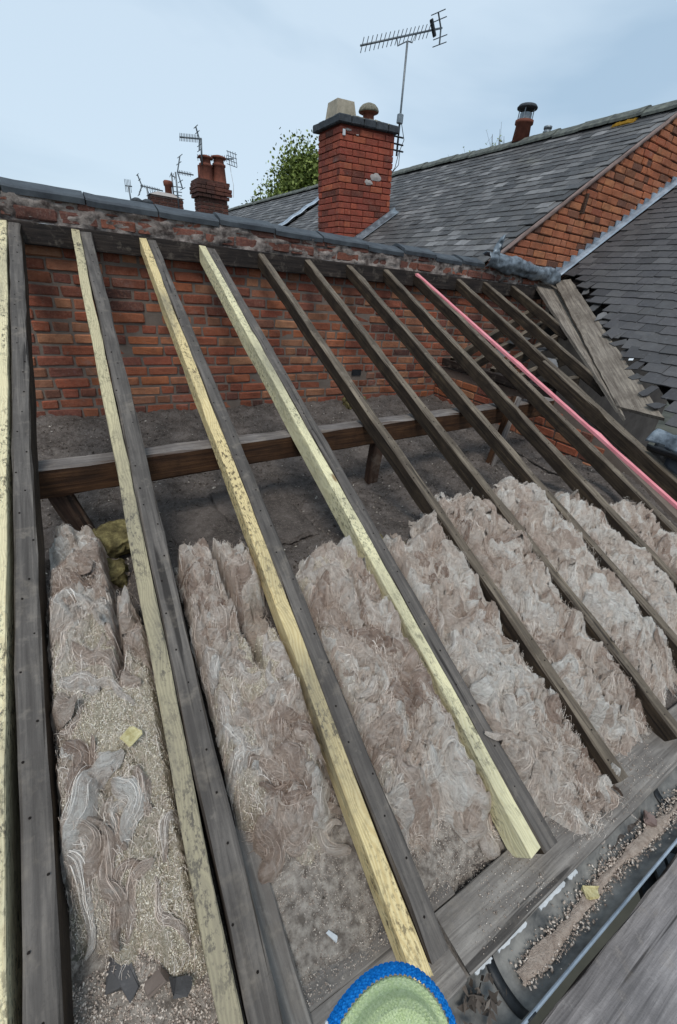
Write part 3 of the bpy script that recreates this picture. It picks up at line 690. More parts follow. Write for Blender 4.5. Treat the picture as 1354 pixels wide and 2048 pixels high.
    Sf = np.stack([-dY / dn * wf_, dX / dn * wf_, -.25 * wf_], -1); Sg = np.stack([dY / dn * wf_, -dX / dn * wf_, -.25 * wf_], -1); Sm = np.stack([0 * wf_ * dn, 0 * wf_ * dn, .5 * wf_ + 0 * dn], -1)
    vf_ = np.stack([Pf + Sf, Pf + Sm, Pf + Sg], 2).reshape(-1, 3)
    bi = ((np.arange(nfb) * LK * 3)[:, None, None] + (np.arange(LK - 1) * 3)[None, :, None] + np.array([0, 1])[None, None]).ravel()
    obj('surface_fibres', new_mesh('surface_fibres', vf_ - T, np.stack([bi, bi + 3, bi + 4, bi + 1], 1), MB['fibre'], {'tone': np.repeat(np.clip(tf[fi] + RNG.normal(.0, .08, nfb), 0, 1), LK * 3)}, True), root, kind='stuff')
    # fine wisps
    nw = locks // 3; uw, vw_ = RNG.uniform(0.02, .98, nw), RNG.uniform(.02, .98, nw); xw, yw = place(uw, vw_)
    vb, fb, tb = strands(xw, yw, RNG.uniform(0, 6.28, nw), RNG.normal(0, 40, nw), RNG.uniform(.02, .08, nw), np.abs(RNG.normal(.016, .010, nw)), np.clip(RNG.normal(.6, .16, nw), 0, 1), .0002, .0005, 1, .002)
    nz = int(locks * 2.6); uz, vz = RNG.uniform(0.0, 1., nz), RNG.uniform(.01, .99, nz); xz, yz = place(uz, vz)
    if gap is not None: kz = gap(xz, yz, uz, vz) < .5; xz, yz = xz[kz], yz[kz]; nz = len(xz)
    vc_, fc_, tc2 = strands(xz, yz, RNG.uniform(0, 6.28, nz), RNG.normal(0, 90, nz), RNG.uniform(.008, .030, nz), np.abs(RNG.normal(.008, .009, nz)), np.clip(RNG.normal(tone0 + .05, .16, nz), 0, 1), .00018, .00042, 1, .002)
    obj('fibre_tufts', new_mesh('fibre_tufts', np.concatenate([va, vb, vc_]) - T, np.concatenate([fa, fb + len(va), fc_ + len(va) + len(vb)]), MB['fibre'], {'tone': np.concatenate([ta, tb, tc2])}, True), root, kind='stuff')
    if dust is not None:
        ng = 24000; ug, vg = RNG.uniform(.02, .98, ng), RNG.uniform(.02, .98, ng); xg, yg = place(ug, vg)
        k2 = RNG.random(ng) < dust(xg, yg, ug, vg); xg, yg, ug, vg = xg[k2], yg[k2], ug[k2], vg[k2]
        scatter('granules', np.stack([xg, yg, top(xg, yg, ug, vg) + .001], 1) - T, .0008, .0023, MB['grain'], root, .8)
    return root
dz1 = lambda x, y, u, v: np.clip(sst(.66, .36, v) * (.45 + .9 * sst(.1, .5, u)) * (.5 + 1.2 * sst(.35, .6, fbm(x * 11, y * 11, 31))), 0, 1)
dz2 = lambda x, y, u, v: np.clip(sst(.30, .45, v) * sst(.62, .5, v) * sst(.2, .55, u) + .55 * sst(.55, .3, v) * sst(.45, .62, fbm(x * 9, y * 9, 33)), 0, 1)
dz3 = lambda x, y, u, v: .75 * sst(.75, .92, v) * sst(.4, .6, fbm(x * 9, y * 9, 35)) + .25 * sst(.3, .0, u)
crack2 = lambda x, y, u, v: np.clip(sst(.07, .02, np.abs(u - .50 - .28 * (.9 - v) - .12 * (fbm(v * 11, v * 0 + 4.2, 37) - .5))) * sst(.42, .5, v) + sst(.58, .66, u) * sst(.52, .56, v) * sst(.70, .66, v) * .9, 0, 1)
crack1 = lambda x, y, u, v: sst(.05, .01, np.abs(u - .66 - .16 * (fbm(v * 9, v * 0 + 2.2, 36) - .5))) * sst(.40, .5, v) * sst(.74, .7, v) * .6
hole1 = lambda x, y, u, v: np.clip(crack1(x, y, u, v) + sst(.60, .72, u) * sst(.70, .74, v), 0, 1)
F_ = lambda a, b=None: (lambda u: a + ((b if b is not None else a) - a) * u)
make_batt(1, lambda y: rx(0, y, 1), lambda y: nx_(1, y) + .004, F_(.48, .36), F_(1.86, 1.55), 'greyish pink glass wool with sandy yellow dust beside the outermost rafter', dz1, .52, gap=hole1, ragg=.09)
make_batt(2, lambda y: rx(1, y, 1) + .015, lambda y: nx_(2, y) + .004, F_(.50, .46), F_(1.40, 1.50), 'split pink glass wool with yellow granules between grimy and orange timbers', dz2, .52, gap=crack2, ragg=.09)
make_batt(3, lambda y: rx(2, y, 1) + .01, lambda y: nx_(3, y) + .004, F_(.34, .26), F_(1.22, 1.26), 'pink glass wool between orange tinted and clean pale green timbers', dz3, .52, ragg=.14, locks=3000)
make_batt(4, lambda y: rx(3, y, 1) + .005, lambda y: rx(4, y) + .004, F_(.18, .10), F_(1.22, 1.30), 'shaggy pink glass wool spilling over the eave board', None, .56, ragg=.14, spill=True, locks=3600, off=.032)
make_batt(5, lambda y: rx(4, y, 1), lambda y: rx(5, y) + .004, F_(.25, .22), F_(1.38, 1.48), 'shaggy beige glass wool behind the rafter that stands on the square post', None, .56, ragg=.14, locks=3200, off=.04)
make_batt(6, lambda y: rx(5, y, 1), lambda y: rx(6, y) + .004, F_(.2, .2), F_(1.44, 1.40), 'pale fluffy glass wool between two weathered rafters', None, .66, ragg=.14, locks=3200, off=.05)
make_batt(7, lambda y: rx(6, y, 1), lambda y: rx(7, y) + .004, F_(.2, .2), F_(1.30, 1.20), 'pale fluffy glass wool next to the leaning split post', None, .66, ragg=.14, locks=2600, off=.05)
make_batt(8, lambda y: rx(7, y, 1), lambda y: rx(8, y) + .004, F_(.35, .35), F_(1.12, 1.10), 'small brownish glass wool heap beside the pink batten', None, .55, ragg=.05, locks=2200, off=.05)

# ------------------------------------------------------------------ mineral wool blocks
def rough_block(name, c, size, rot, mat, label, cat, seed, amp=.012, group=None):
    bm = bmesh.new(); bmesh.ops.create_cube(bm, size=1); bmesh.ops.subdivide_edges(bm, edges=list(bm.edges), cuts=13, use_grid_fill=True)
    for q in bm.verts:
        p = Vector((q.co.x * size[0], q.co.y * size[1], q.co.z * size[2]))
        k = 1 - .05 * (abs(q.co.x) * abs(q.co.y) + abs(q.co.y * q.co.z) + abs(q.co.x * q.co.z)) * 4
        s_ = seed * 3.3; p = p * k + Vector((float(fbm(p.y * 38, p.z * 38, s_)) - .5, float(fbm(p.x * 38, p.z * 38, s_ + 1)) - .5, float(fbm(p.x * 38, p.y * 38, s_ + 2)) - .5)) * amp * 3
        q.co = p
    me = bpy.data.meshes.new(name); bm.to_mesh(me); bm.free(); me.materials.append(MB[mat]); me.polygons.foreach_set('use_smooth', np.ones(len(me.polygons), bool))
    o = obj(name, me); o.location = c; o.rotation_euler = rot; return tag(o, label, cat, group)
def fpt(px, py, dz=0., Z=-1.06):
    p = at_z(px, py, Z); return Vector((p.x, p.y, float(floor_z(p.x, p.y)) + dz))
rough_block('mineral_wool_block', at_z(235, 1068, -1.0) + Vector((0, 0, -.02)), (.20, .15, .075), (.25, .1, .5), 'yellow', 'dirty yellow mineral wool slab under the purlin', 'insulation', 1)
rough_block('mineral_wool_block', at_z(190, 1140, -1.0) + Vector((0, 0, -.03)), (.20, .12, .09), (.2, .1, -.2), 'yellow', 'dusty yellow grey mineral wool block sunk in the pink wool', 'insulation', 2)
rough_block('mineral_wool_block', Vector((2.36, 3.50, -1.0)), (.24, .13, .12), (.05, .05, .15), 'yellow', 'pale yellow mineral wool block lying against the brick wall', 'insulation', 3)
rough_block('mineral_wool_block', at_z(780, 1085, -1.02) + Vector((0, 0, -.03)), (.16, .08, .07), (.1, .2, -.6), 'yellow', 'small yellow mineral wool scrap behind the clean pale green timber', 'insulation', 4)
def slab(u, v): return (.0, 0, 0)
# dusty felt slabs lying on the floor
for k, (q, sz, rz, lab) in enumerate([((395, 1045), (.30, .34, .05), .12, 'dusty grey slab with rounded corner behind the orange tinted timber'),
                                      ((470, 1010), (.20, .44, .055), -.08, 'dusty grey slab split from its neighbour under the purlin'),
                                      ((560, 1040), (.26, .40, .04), .05, 'dusty grey slab lying flat behind the clean pale green timber')]):
    p = fpt(*q, .012); rough_block('dusty_slab', p, sz, (.02, -.02, rz), 'dirt', lab, 'insulation slab', 10 + k, .008)
# cable on the floor
pts = [fpt(x, y, .012) for x, y in ((1002, 850), (1010, 885), (1030, 905), (1065, 918), (1100, 938), (1140, 960), (1170, 985))]
v, f = tube([p for p in pts], .007, 8); tag(obj('cable', new_mesh('cable', v, f, MB['cable'], smooth=True)), 'dusty black cable trailing over the loft floor by the split post', 'cable')

# ------------------------------------------------------------------ right wing: low wall, plate, old rafters
lw = empty('low_brick_wall', (3.5, 3.6, -1.2), 'low red brick wall under the charred plate beside the loft floor', 'wall')
pA, pB = Vector((3.56, 3.66, 0)), Vector((3.28, .2, 0)); dW = (pB - pA); LW = dW.length; dW.normalize()
rotW = math.atan2(dW.y, dW.x)
Mw = Matrix.Translation((pA.x - 3.5, pA.y - 3.6, 0)) @ Matrix.Rotation(rotW, 4, 'Z')
def lwt(t): y = pA.y + (pB.y - pA.y) * t / LW; return min(.50, zr(y) - .14 + 1.2)
A = Acc(); ts = [LW * i / 20 for i in range(21)]; m = len(ts)
prf = [(t, lwt(t)) for t in ts] + [(LW, -2.5), (0, -2.5)]; m = len(prf)
A.add([(t, .012, z) for t, z in prf] + [(t, .11, z) for t, z in prf], [tuple(range(m)), tuple(range(2 * m - 1, m - 1, -1))] + [(i, i + m, (i + 1) % m + m, (i + 1) % m) for i in range(m)])
obj('mortar', A.mesh('mortar', MB['mortar']), lw, Mw)
z = .09; bm_cache = {}
while z < .50:
    for s_ in course(0, LW, z, 0, .063, heads=.3):
        if z + .035 > lwt(s_[0] + s_[3] / 2): continue
        key = round(s_[3], 2)
        if key not in bm_cache: v, f = bevel_box(s_[3], .10, .064, .007, .0022, int(key * 1000)); bm_cache[key] = new_mesh('brick', v, f, MB['brick'])
        obj('brick', bm_cache[key], lw, Mw @ Matrix.Translation((s_[0], .05 + random.uniform(-.004, .004), z)))
    z += .0752
timber('charred_plate', (3.60, 3.60, -.60), (3.44, 2.14, -.61), .10, .075, 'beam', 'charred black timber plate on top of the low brick wall', 'timber', seed=14)
WL = ('old grey wing rafter meeting the charred plate next to the back brick wall', 'old grey wing rafter, second along the charred plate from the back wall', 'old grey wing rafter, third along the charred plate from the back wall', 'old grey wing rafter, fourth along the charred plate from the back wall', 'old grey wing rafter at the free end of the charred plate')
for k, y in enumerate((3.46, 3.16, 2.86, 2.54, 2.24)):
    xa = 3.45 + .1 * (y - 2.1) / 1.5; xe = 4.98 - .71 * (3.67 - y) - .02
    timber('wing_rafter', (xa, y, -.575), (xe, y + .02, zw(xe) - .05), .06, .09, 'old_brown', WL[k], 'rafter', 'old rafters of the side wing', seed=70 + k)
SL = ('grey slate scrap on the wing rafters beside the pink batten', 'grey slate scrap lying crooked over the wing rafters', 'grey slate scrap nearest the free end of the charred plate', 'grey slate scrap tucked under the jack rafters')
for k, (x, y, a) in enumerate(((3.72, 3.0, .3), (3.95, 2.75, -.5), (3.75, 2.45, .8), (4.1, 3.1, .1))):
    z_ = -.575 + .33 * (x - 3.45) + .018
    o = rough_block('loose_slate_piece', Vector((x, y, z_)), (.22, .15, .012), (0, -.32, a), 'far_slate', SL[k], 'slate', 30 + k, .004, 'slate scraps on the wing rafters')
# dark sheet put in for the shaded void beneath the wing slates
A = Acc()
pts = [(3.74, 1.20), (4.05, 1.60), (4.9, 2.75), (5.3, 3.66), (9.3, 3.66), (9.3, -4), (3.74, -4)]
top = [(x, y, zw(x) - .085) for x, y in pts]; bot = [(x, y, zw(x) - .11) for x, y in pts]; n = len(pts)
A.add(top + bot, [tuple(range(n)), tuple(range(2 * n - 1, n - 1, -1))] + [(i, i + n, (i + 1) % n + n, (i + 1) % n) for i in range(n)])
obj('dark_void_sheet', A.mesh('dark_void_sheet', MB['dark']), kind='structure')

# valley boards
def plank(name, c4, t, mat, label, seed):
    a, b, c, d = [Vector(p) for p in c4]               # top-left, top-right, bottom-right, bottom-left
    n = (b - a).cross(d - a).normalized(); n = n if n.z > 0 else -n
    rg = np.random.default_rng(seed)
    NU, NV = 6, 30; v = []
    ydir = ((d + c) - (a + b)).normalized(); xdir = ydir.cross(n).normalized(); o0 = a
    for j in range(NV + 1):
        for i in range(NU + 1):
            u, w = i / NU, j / NV
            p = (a * (1 - u) + b * u) * (1 - w) + (d * (1 - u) + c * u) * w + n * float(rg.normal(0, .0012))
            if i in (0, NU): p += (b - a).normalized() * float(rg.normal(0, .003))
            v.append(p)
    loc = Matrix(((xdir.x, ydir.x, n.x, o0.x), (xdir.y, ydir.y, n.y, o0.y), (xdir.z, ydir.z, n.z, o0.z), (0, 0, 0, 1))); inv = loc.inverted()
    vt = [inv @ p for p in v]; vb = [inv @ (p - n * t) for p in v]; q = len(v)
    idx = lambda i, j: j * (NU + 1) + i
    f = [(idx(i, j), idx(i + 1, j), idx(i + 1, j + 1), idx(i, j + 1)) for j in range(NV) for i in range(NU)]
    f += [tuple(k + q for k in reversed(x)) for x in f]
    ring = [idx(i, 0) for i in range(NU + 1)] + [idx(NU, j) for j in range(1, NV + 1)] + [idx(i, NV) for i in range(NU - 1, -1, -1)] + [idx(0, j) for j in range(NV - 1, 0, -1)]
    f += [(ring[k], ring[k] + q, ring[(k + 1) % len(ring)] + q, ring[(k + 1) % len(ring)]) for k in range(len(ring))]
    me = new_mesh(name, vt + vb, f, MB[mat]); bm = bmesh.new(); bm.from_mesh(me); bmesh.ops.recalc_face_normals(bm, faces=bm.faces); bm.to_mesh(me); bm.free()
    return tag(obj(name, me, None, loc), label, 'board')
def wing(px, py, dz=0.): return on_plane(px, py, NW, (5.24, 0, .343 + dz))
plank('valley_board', [raf(1069, 566, .02), raf(1111, 562, .02), raf(1252, 838, .02), raf(1234, 815, .02)], .025, 'valley', 'narrow weathered valley board beside the jack rafters', 1)
plank('valley_board', [wing(1109, 563, -.02), wing(1141, 558, -.02), wing(1328, 836, -.02), wing(1234, 812, -.02)], .03, 'valley', 'wide weathered valley board beside the ragged edge of slates', 2)

# ------------------------------------------------------------------ slates
def slate_mesh(w, l, t, seed, mat):
    rg = random.Random(seed); n = 4; v = []
    for k in range(n + 1):                                  # lower edge is chipped a little
        v.append((-w / 2 + w * k / n + rg.uniform(-.002, .002), -l / 2 + rg.uniform(-.004, .004)))
    v += [(w / 2, l / 2), (-w / 2, l / 2)]; m = len(v)
    V = [(x, y, t / 2) for x, y in v] + [(x, y, -t / 2) for x, y in v]
    F = [tuple(range(m)), tuple(range(2 * m - 1, m - 1, -1))] + [(i, i + m, (i + 1) % m + m, (i + 1) % m) for i in range(m)]
    return V, F
def slate_roof(root, spots, basis, w, l, t, mat, capn=300):
    """spots: positions of slate centres; basis: 3x3 Matrix (columns: along course, up slope, normal)"""
    vis = [s for s in spots if seen(s[0], 10)]; vis.sort(key=lambda s: Vector(s[0]).length); single = vis[:capn]; ids = set(id(s) for s in single)
    rest = [s for s in spots if id(s) not in ids]
    var = []
    for k in range(8): V, F = slate_mesh(w, l, t, k, mat); var.append((V, F, new_mesh('slate', V, F, mat)))
    base = Matrix.Translation(root.location).inverted()
    def mtx(p): return base @ Matrix.Translation(p) @ basis.to_4x4() @ Matrix.Rotation(random.gauss(0, .022), 4, 'Z') @ Matrix.Translation((0, random.gauss(0, .005), 0)) @ Matrix.Rotation(R(-3.3) + random.gauss(0, .012), 4, 'X') @ Matrix.Rotation(random.gauss(0, .008), 4, 'Y')
    for i, s in enumerate(single):
        m = mtx(s[0])
        if s[1]: m = m @ Matrix.Rotation(s[1], 4, 'Z') @ Matrix.Rotation(random.uniform(-.04, .10), 4, 'X')
        obj('slate', var[i % 8][2], root, m)
    if rest:
        A = Acc()
        for i, s in enumerate(rest):
            m = mtx(s[0]); V, F = var[i % 8][:2]; A.add([m @ Vector(p) for p in V], F, rnd=random.random())
        obj('slate_courses', A.mesh('slate_courses', mat), root, kind='stuff')
# right wing roof
thW = math.atan(WS); basW = Matrix(((0, math.cos(thW), -math.sin(thW)), (-1, 0, 0), (0, math.sin(thW), math.cos(thW))))
edge_pts = [(wing(1122, 556).y, wing(1122, 556).x), (wing(1142, 559).y, wing(1142, 559).x), (wing(1328, 836).y, wing(1328, 836).x)]
wr = empty('slate_roof', (5.2, 2.5, zw(5.2)), 'dark slate roof of the side wing with a ragged edge along the valley', 'roof')
spots = []; g = .127; nrow = 0; s0 = 3.68
x = s0
pe1, pe2 = wing(1142, 559), wing(1330, 840)
while x < 9.0:
    # valley edge y at this x
    ye = pe2.y + (pe1.y - pe2.y) * (x - pe2.x) / (pe1.x - pe2.x)
    ymax = min(ye + random.uniform(-.08, .07), 3.655) if ye < 3.66 else 3.655
    y = 3.66 - (.0825 if nrow % 2 else 0) + random.uniform(-.01, .01)
    while y > -2.2:
        if y + .02 < ymax:
            rot = 0
            if ye < 3.6 and ymax - y < .2 and random.random() < .30: rot = random.uniform(-.4, .4)
            px = x + random.uniform(-.004, .004); spots.append((Vector((px + .06, y - .0825, zw(px + .06) + .004)), rot))
        y -= .1665
    x += g * math.cos(thW); nrow += 1
slate_roof(wr, spots, basW, .163, .26, .009, MB['slate'])
for k in range(12):
    t = .12 + .80 * k / 11; xb_ = pe1.x + (pe2.x - pe1.x) * t; yb_ = pe1.y + (pe2.y - pe1.y) * t - .05; rg = random.Random(k + 90)
    w_, l_ = rg.uniform(.06, .13), rg.uniform(.08, .17); pts = [(-w_ / 2, -l_ / 2), (w_ * rg.uniform(.0, .3), -l_ * rg.uniform(.3, .6)), (w_ / 2, -l_ * rg.uniform(.1, .4)), (w_ * rg.uniform(.3, .5), l_ / 2), (-w_ * rg.uniform(.1, .5), l_ * rg.uniform(.2, .5))]
    m = len(pts); A = Acc(); A.add([(x, y, .004) for x, y in pts] + [(x, y, -.004) for x, y in pts], [tuple(range(m)), tuple(range(2 * m - 1, m - 1, -1))] + [(i, i + m, (i + 1) % m + m, (i + 1) % m) for i in range(m)])
    o = obj('broken_slate', A.mesh('broken_slate', MB['slate' if k % 3 else 'far_slate']), None, Matrix.Translation((xb_ + rg.uniform(-.03, .05), yb_ + rg.uniform(-.04, .05), zw(xb_) - .002 - rg.uniform(0, .02))) @ basW.to_4x4() @ Matrix.Rotation(rg.uniform(0, 6.28), 4, 'Z') @ Matrix.Rotation(rg.uniform(-.25, .25), 4, 'X'))
    tag(o, 'broken slate fragment lodged along the ragged roof edge by the valley board', 'slate', 'broken slates along the valley')
# slate tag: a small white label printed on a slipped slate
p = wing(1262, 719, .03); o = obj('white_tag', new_mesh('white_tag', *[box(-.017, .017, -.014, .014, 0, .002), BOXF][:1], BOXF, MB['white']), None, Matrix.Translation(p) @ basW.to_4x4() @ Matrix.Rotation(.3, 4, 'Z'))
tag(o, 'tiny white tag on a slate by the ragged roof edge', 'tag')

# long roof behind, running away from the wall
thF = math.atan(FS); basF = Matrix(((0, math.cos(thF), -math.sin(thF)), (-1, 0, 0), (0, math.sin(thF), math.cos(thF))))
XR = 6.80                                                   # ridge line
fr = empty('slate_roof', (5.5, 6.5, zf(5.5)), 'long weathered slate roof behind the ridge tiles and chimney', 'roof')
spots = []; x = 3.2; nrow = 0; g = .125
while x < XR - .06:
    y = 3.80 + (.09 if nrow % 2 else 0)
    while y < 11.6:
        if x > 3.95 or y > 6: spots.append((Vector((x + .06 + random.uniform(-.004, .004), y, zf(x + .06) + .012 * (fbm(y * .8, x * .8, 44) - .5) + .004)), 0))
        y += .186
    x += g * math.cos(thF); nrow += 1
slate_roof(fr, spots, basF, .182, .25, .011, MB['far_slate'])
A = Acc(); zt = zf(XR) - .03
A.add([(3.0, 3.74, zf(3.0) - .03), (XR, 3.74, zt), (XR * 2 - 3.0, 3.74, zf(3.0) - .03), (3.0, 11.65, zf(3.0) - .03), (XR, 11.65, zt), (XR * 2 - 3.0, 11.65, zf(3.0) - .03)], [(0, 2, 1), (3, 4, 5), (0, 1, 4, 3), (1, 2, 5, 4), (0, 3, 5, 2)])
obj('roof_deck', A.mesh('roof_deck', MB['dark']), fr, Matrix.Translation(-fr.location))
def ridge_tiles(root, y0, y1, x, z, ln=.42, mat='old_ridge', s=1.0):
    pr = [(-.15, -.085), (-.15, -.055), (-.05, .028), (0, .042), (.05, .028), (.15, -.055), (.15, -.085), (.05, 0), (-.05, 0)]
    y = y0; n = len(pr); k = 0; base = root.location; ms = None
    while y < y1:
        if ms is None:
            v = []
            for j in range(5):
                for (a, b) in pr: v.append((a * s, ln * j / 4 - .004 * (j == 4), b * s + (.006 if j == 0 else 0)))
            f = [(j * n + q, (j + 1) * n + q, (j + 1) * n + (q + 1) % n, j * n + (q + 1) % n) for j in range(4) for q in range(n)] + [tuple(range(n)), tuple(4 * n + q for q in range(n - 1, -1, -1))]
            ms = new_mesh('ridge_tile', v, f, MB[mat])
        obj('ridge_tile', ms, root, Matrix.Translation((x - base.x, y - base.y, z - base.z + random.uniform(-.008, .008))) @ Matrix.Rotation(random.uniform(-.01, .01), 4, 'X'))
        y += ln
ridge_tiles(fr, 3.72, 11.6, XR, zf(XR) + .03)
p = on_plane(1235, 259, NF, PF); rough_block('lichen_patch', Vector((XR - .16, p.y, zf(XR - .16) + .018)), (.14, .30, .03), (0, -thF, 0), 'lichen', 'orange lichen patch under the far roof ridge', 'lichen', 50, .01)
# second stretch of the same terrace, a step higher, beyond the lead flashing
sr = empty('slate_roof', (5.5, 16, zf(5.5) + .1), 'farther grey slate roof with serrated ridge beyond the lead flashing', 'roof')
spots = []; x = 4.0; nrow = 0; XR2 = 7.05
while x < XR2 - .05:
    y = 11.75 + (.12 if nrow % 2 else 0)
    while y < 22.5: spots.append((Vector((x + .08, y, zf(x + .08) + .06)), 0)); y += .25
    x += .16; nrow += 1
slate_roof(sr, spots, basF, .245, .30, .012, MB['far_slate'], 120)
A = Acc(); A.add([(3.4, 11.66, zf(3.4) + .02), (XR2, 11.66, zf(XR2) + .02), (XR2 * 2 - 3.4, 11.66, zf(3.4) + .02), (3.4, 22.6, zf(3.4) + .02), (XR2, 22.6, zf(XR2) + .02), (XR2 * 2 - 3.4, 22.6, zf(3.4) + .02)], [(0, 2, 1), (3, 4, 5), (0, 1, 4, 3), (1, 2, 5, 4), (0, 3, 5, 2)])
obj('roof_deck', A.mesh('roof_deck', MB['dark']), sr, Matrix.Translation(-sr.location))
ridge_tiles(sr, 11.7, 22.5, XR2, zf(XR2) + .10, .45)
# lead flashing between the two stretches
def flash(u, v): x = 4.6 + 2.4 * v; return (x, 11.66 + .26 * (u - .2), zf(x) + .09 + .05 * math.sin(u * 3.1) + .012 * math.sin(v * 40))
v, f = sheet(flash, 6, 40); tag(solid(obj('lead_flashing', new_mesh('lead_flashing', v, f, MB['lead'], smooth=True)), .004), 'pale lead flashing strip running up the far slate roof', 'flashing')
# roof beyond with white verge
wv = empty('slate_roof', (7, 23.5, zf(7)), 'distant grey roof with a white verge behind the dark red chimney', 'roof')
A = Acc(); A.add([(5.0, 23.2, zf(5.0) + .1), (7.4, 23.2, zf(7.4) + .1), (7.4, 34, zf(7.4) + .1), (5.0, 34, zf(5.0) + .1), (5.0, 23.2, -1), (7.4, 23.2, -1), (7.4, 34, -1), (5.0, 34, -1)], BOXF)
obj('roof_slope', A.mesh('roof_slope', MB['far_slate']), wv, Matrix.Translation(-wv.location))
A = Acc(); A.add(*tube([(4.9, 23.1, zf(4.9) + .12), (7.5, 23.1, zf(7.5) + .12)], .08, 6)); obj('verge', A.mesh('verge', MB['roofwhite']), wv, Matrix.Translation(-wv.location))
# body of the terrace under those roofs
A = Acc(); A.add(box(3.6, 10.2, 3.85, 22.5, -5.6, .15), BOXF)
tag(obj('terrace_house', A.mesh('terrace_house', MB['render'])), 'brown walls of the terrace under the long slate roof', 'house')

# ------------------------------------------------------------------ gable brickwork with stepped flashing
GY = 3.70
gab = empty('gable_wall', (5.5, GY, .4), 'orange brick gable strip between the two slate roofs', 'wall')
def xv(z): return 4.092 + (z - .412) / FS                   # verge
def xfz(z): return 5.24 + (z - .343) / WS                   # flashing line
A = Acc()
A.add([(4.02, .02, -.1), (9.2, .02, -.1), (9.2, .02, zf(9.2) - .4), (4.02, .02, zf(4.02) - .4), (4.02, .2, -.1), (9.2, .2, -.1), (9.2, .2, zf(9.2) - .4), (4.02, .2, zf(4.02) - .4)], BOXF)
gm = Matrix.Translation((-5.5, 0, -.4))
sp = []; z = .372; ki = 0
while z < 3.4:
    a = max(xv(z + .03) + .045, 4.14); b = xfz(z - .03) - .01
    if b > a: sp += course(a, b, z, GY, .064, joint=.010, heads=.35, L=(.205, .1))
    z += .0735; ki += 1
brick_field(gab, sp, MB['gable_brick'], 260)
pts = [(3.95, .25), (9.6, .25), (9.6, zf(9.6) - .03), (4.05, zf(4.05) - .03)]
A = Acc(); n = 4
A.add([(x - 5.5, .012, z - .4) for x, z in pts] + [(x - 5.5, .035, z - .4) for x, z in pts], BOXF)
obj('mortar', A.mesh('mortar', MB['dark_mortar']), gab)
def verge(u, v):
    x = 4.03 + 4.6 * v; a = u * math.pi; nn = .02 * (float(fbm(x * 9, u * 3, 61)) - .3)
    return (x - 5.5 + .016 * math.cos(a) + nn * .6, -.010 - .014 * math.sin(a) - nn, zf(x) - .4 - .018 - .018 * math.cos(a) + nn * .7)
v, f = sheet(verge, 8, 220); obj('verge_mortar', new_mesh('verge_mortar', v, f, MB['pale_mortar'], smooth=True), gab)
q = at_y(1167, 408, GY); A = Acc(); v, f = bevel_box(.035, .05, .19, .004, .002, 3); A.add([(a + q.x - 5.5, b - .01, c + q.z - .4) for a, b, c in v], f); obj('timber_plug', A.mesh('timber_plug', MB['post']), gab)
fl = empty('stepped_flashing', (5.24, GY, .34), 'pale lead stepped flashing along the foot of the orange brick gable', 'flashing')
z = .345
while z < 3.3:
    A = Acc(); x0, x1 = xfz(z), xfz(z + .0735); w = .012
    pts = [(x0 - .015, z - .02), (x0 + .05, z - .03), (x1 + .055, z + .045), (x1 + .0, z + .0735 + .012), (x0 - .035, z + .0735 + .006), (x0 - .03, z + .005)]
    m = len(pts); rg = random.Random(int(z * 1000)); o1 = rg.uniform(-.004, .003)
    V = [(x - 5.24, -.012 + o1 + rg.uniform(-.002, .002), zz - .34) for x, zz in pts] + [(x - 5.24, -.002, zz - .34) for x, zz in pts]
    A.add(V, [tuple(range(m)), tuple(range(2 * m - 1, m - 1, -1))] + [(i, i + m, (i + 1) % m + m, (i + 1) % m) for i in range(m)])
    obj('lead_step', A.mesh('lead_step', MB['lead']), fl); z += .0735
def apron(u, v): x = 5.2 + 3.6 * v; return (x - 5.24, -.014 - .085 * u, zw(x) - .34 + .022 - .012 * u + .02 * (1 - u))
v, f = sheet(apron, 3, 60); solid(obj('apron', new_mesh('apron', v, f, MB['lead'], smooth=True), fl), .003)
# crumpled lead over the end of the wall
def crump(u, v):
    x = 3.90 + 1.26 * v; a = (-.25 + 1.15 * u) * math.pi; r_ = .075 + .026 * (float(fbm(x * 5, u * 4, 71)) - .5) * 2 + .012 * (float(fbm(x * 16, u * 7, 74)) - .5) * 2
    return (x + .02 * (float(fbm(x * 5, u * 4, 73)) - .5), 3.615 - r_ * math.sin(a) * .95, .372 - .075 * v + r_ * math.cos(a) * 1.05 + .03 * (float(fbm(x * 4, u * 2, 72)) - .5))
v, f = sheet(crump, 22, 90); tag(solid(obj('lead_roll', new_mesh('lead_roll', v, f, MB['dark_lead'], smooth=True)), .004), 'crumpled grey lead sheet rolled over the wall end below the gable', 'lead sheet')
a0, a1 = at_y(985, 490, 3.60), at_y(960, 535, 3.60)
def flap(u, v):
    c = Vector((4.05, 3.60, .36)).lerp(Vector((4.10, 3.60, .60)), v); w = .16 * (1 - .75 * v) ; nn = float(fbm(u * 3, v * 4, 81)) - .5
    return (c.x + (u - .5) * w + .04 * nn - .06 * math.sin(v * 2.2), c.y - .05 * math.sin(u * 3.1) + .06 * nn, c.z + .03 * math.sin(u * 5) - .02)
v, f = sheet(flap, 16, 24); tag(solid(obj('lead_flap', new_mesh('lead_flap', v, f, MB['dark_lead'], smooth=True)), .004), 'torn lead flap curling up at the end of the ridge tiles', 'lead sheet')

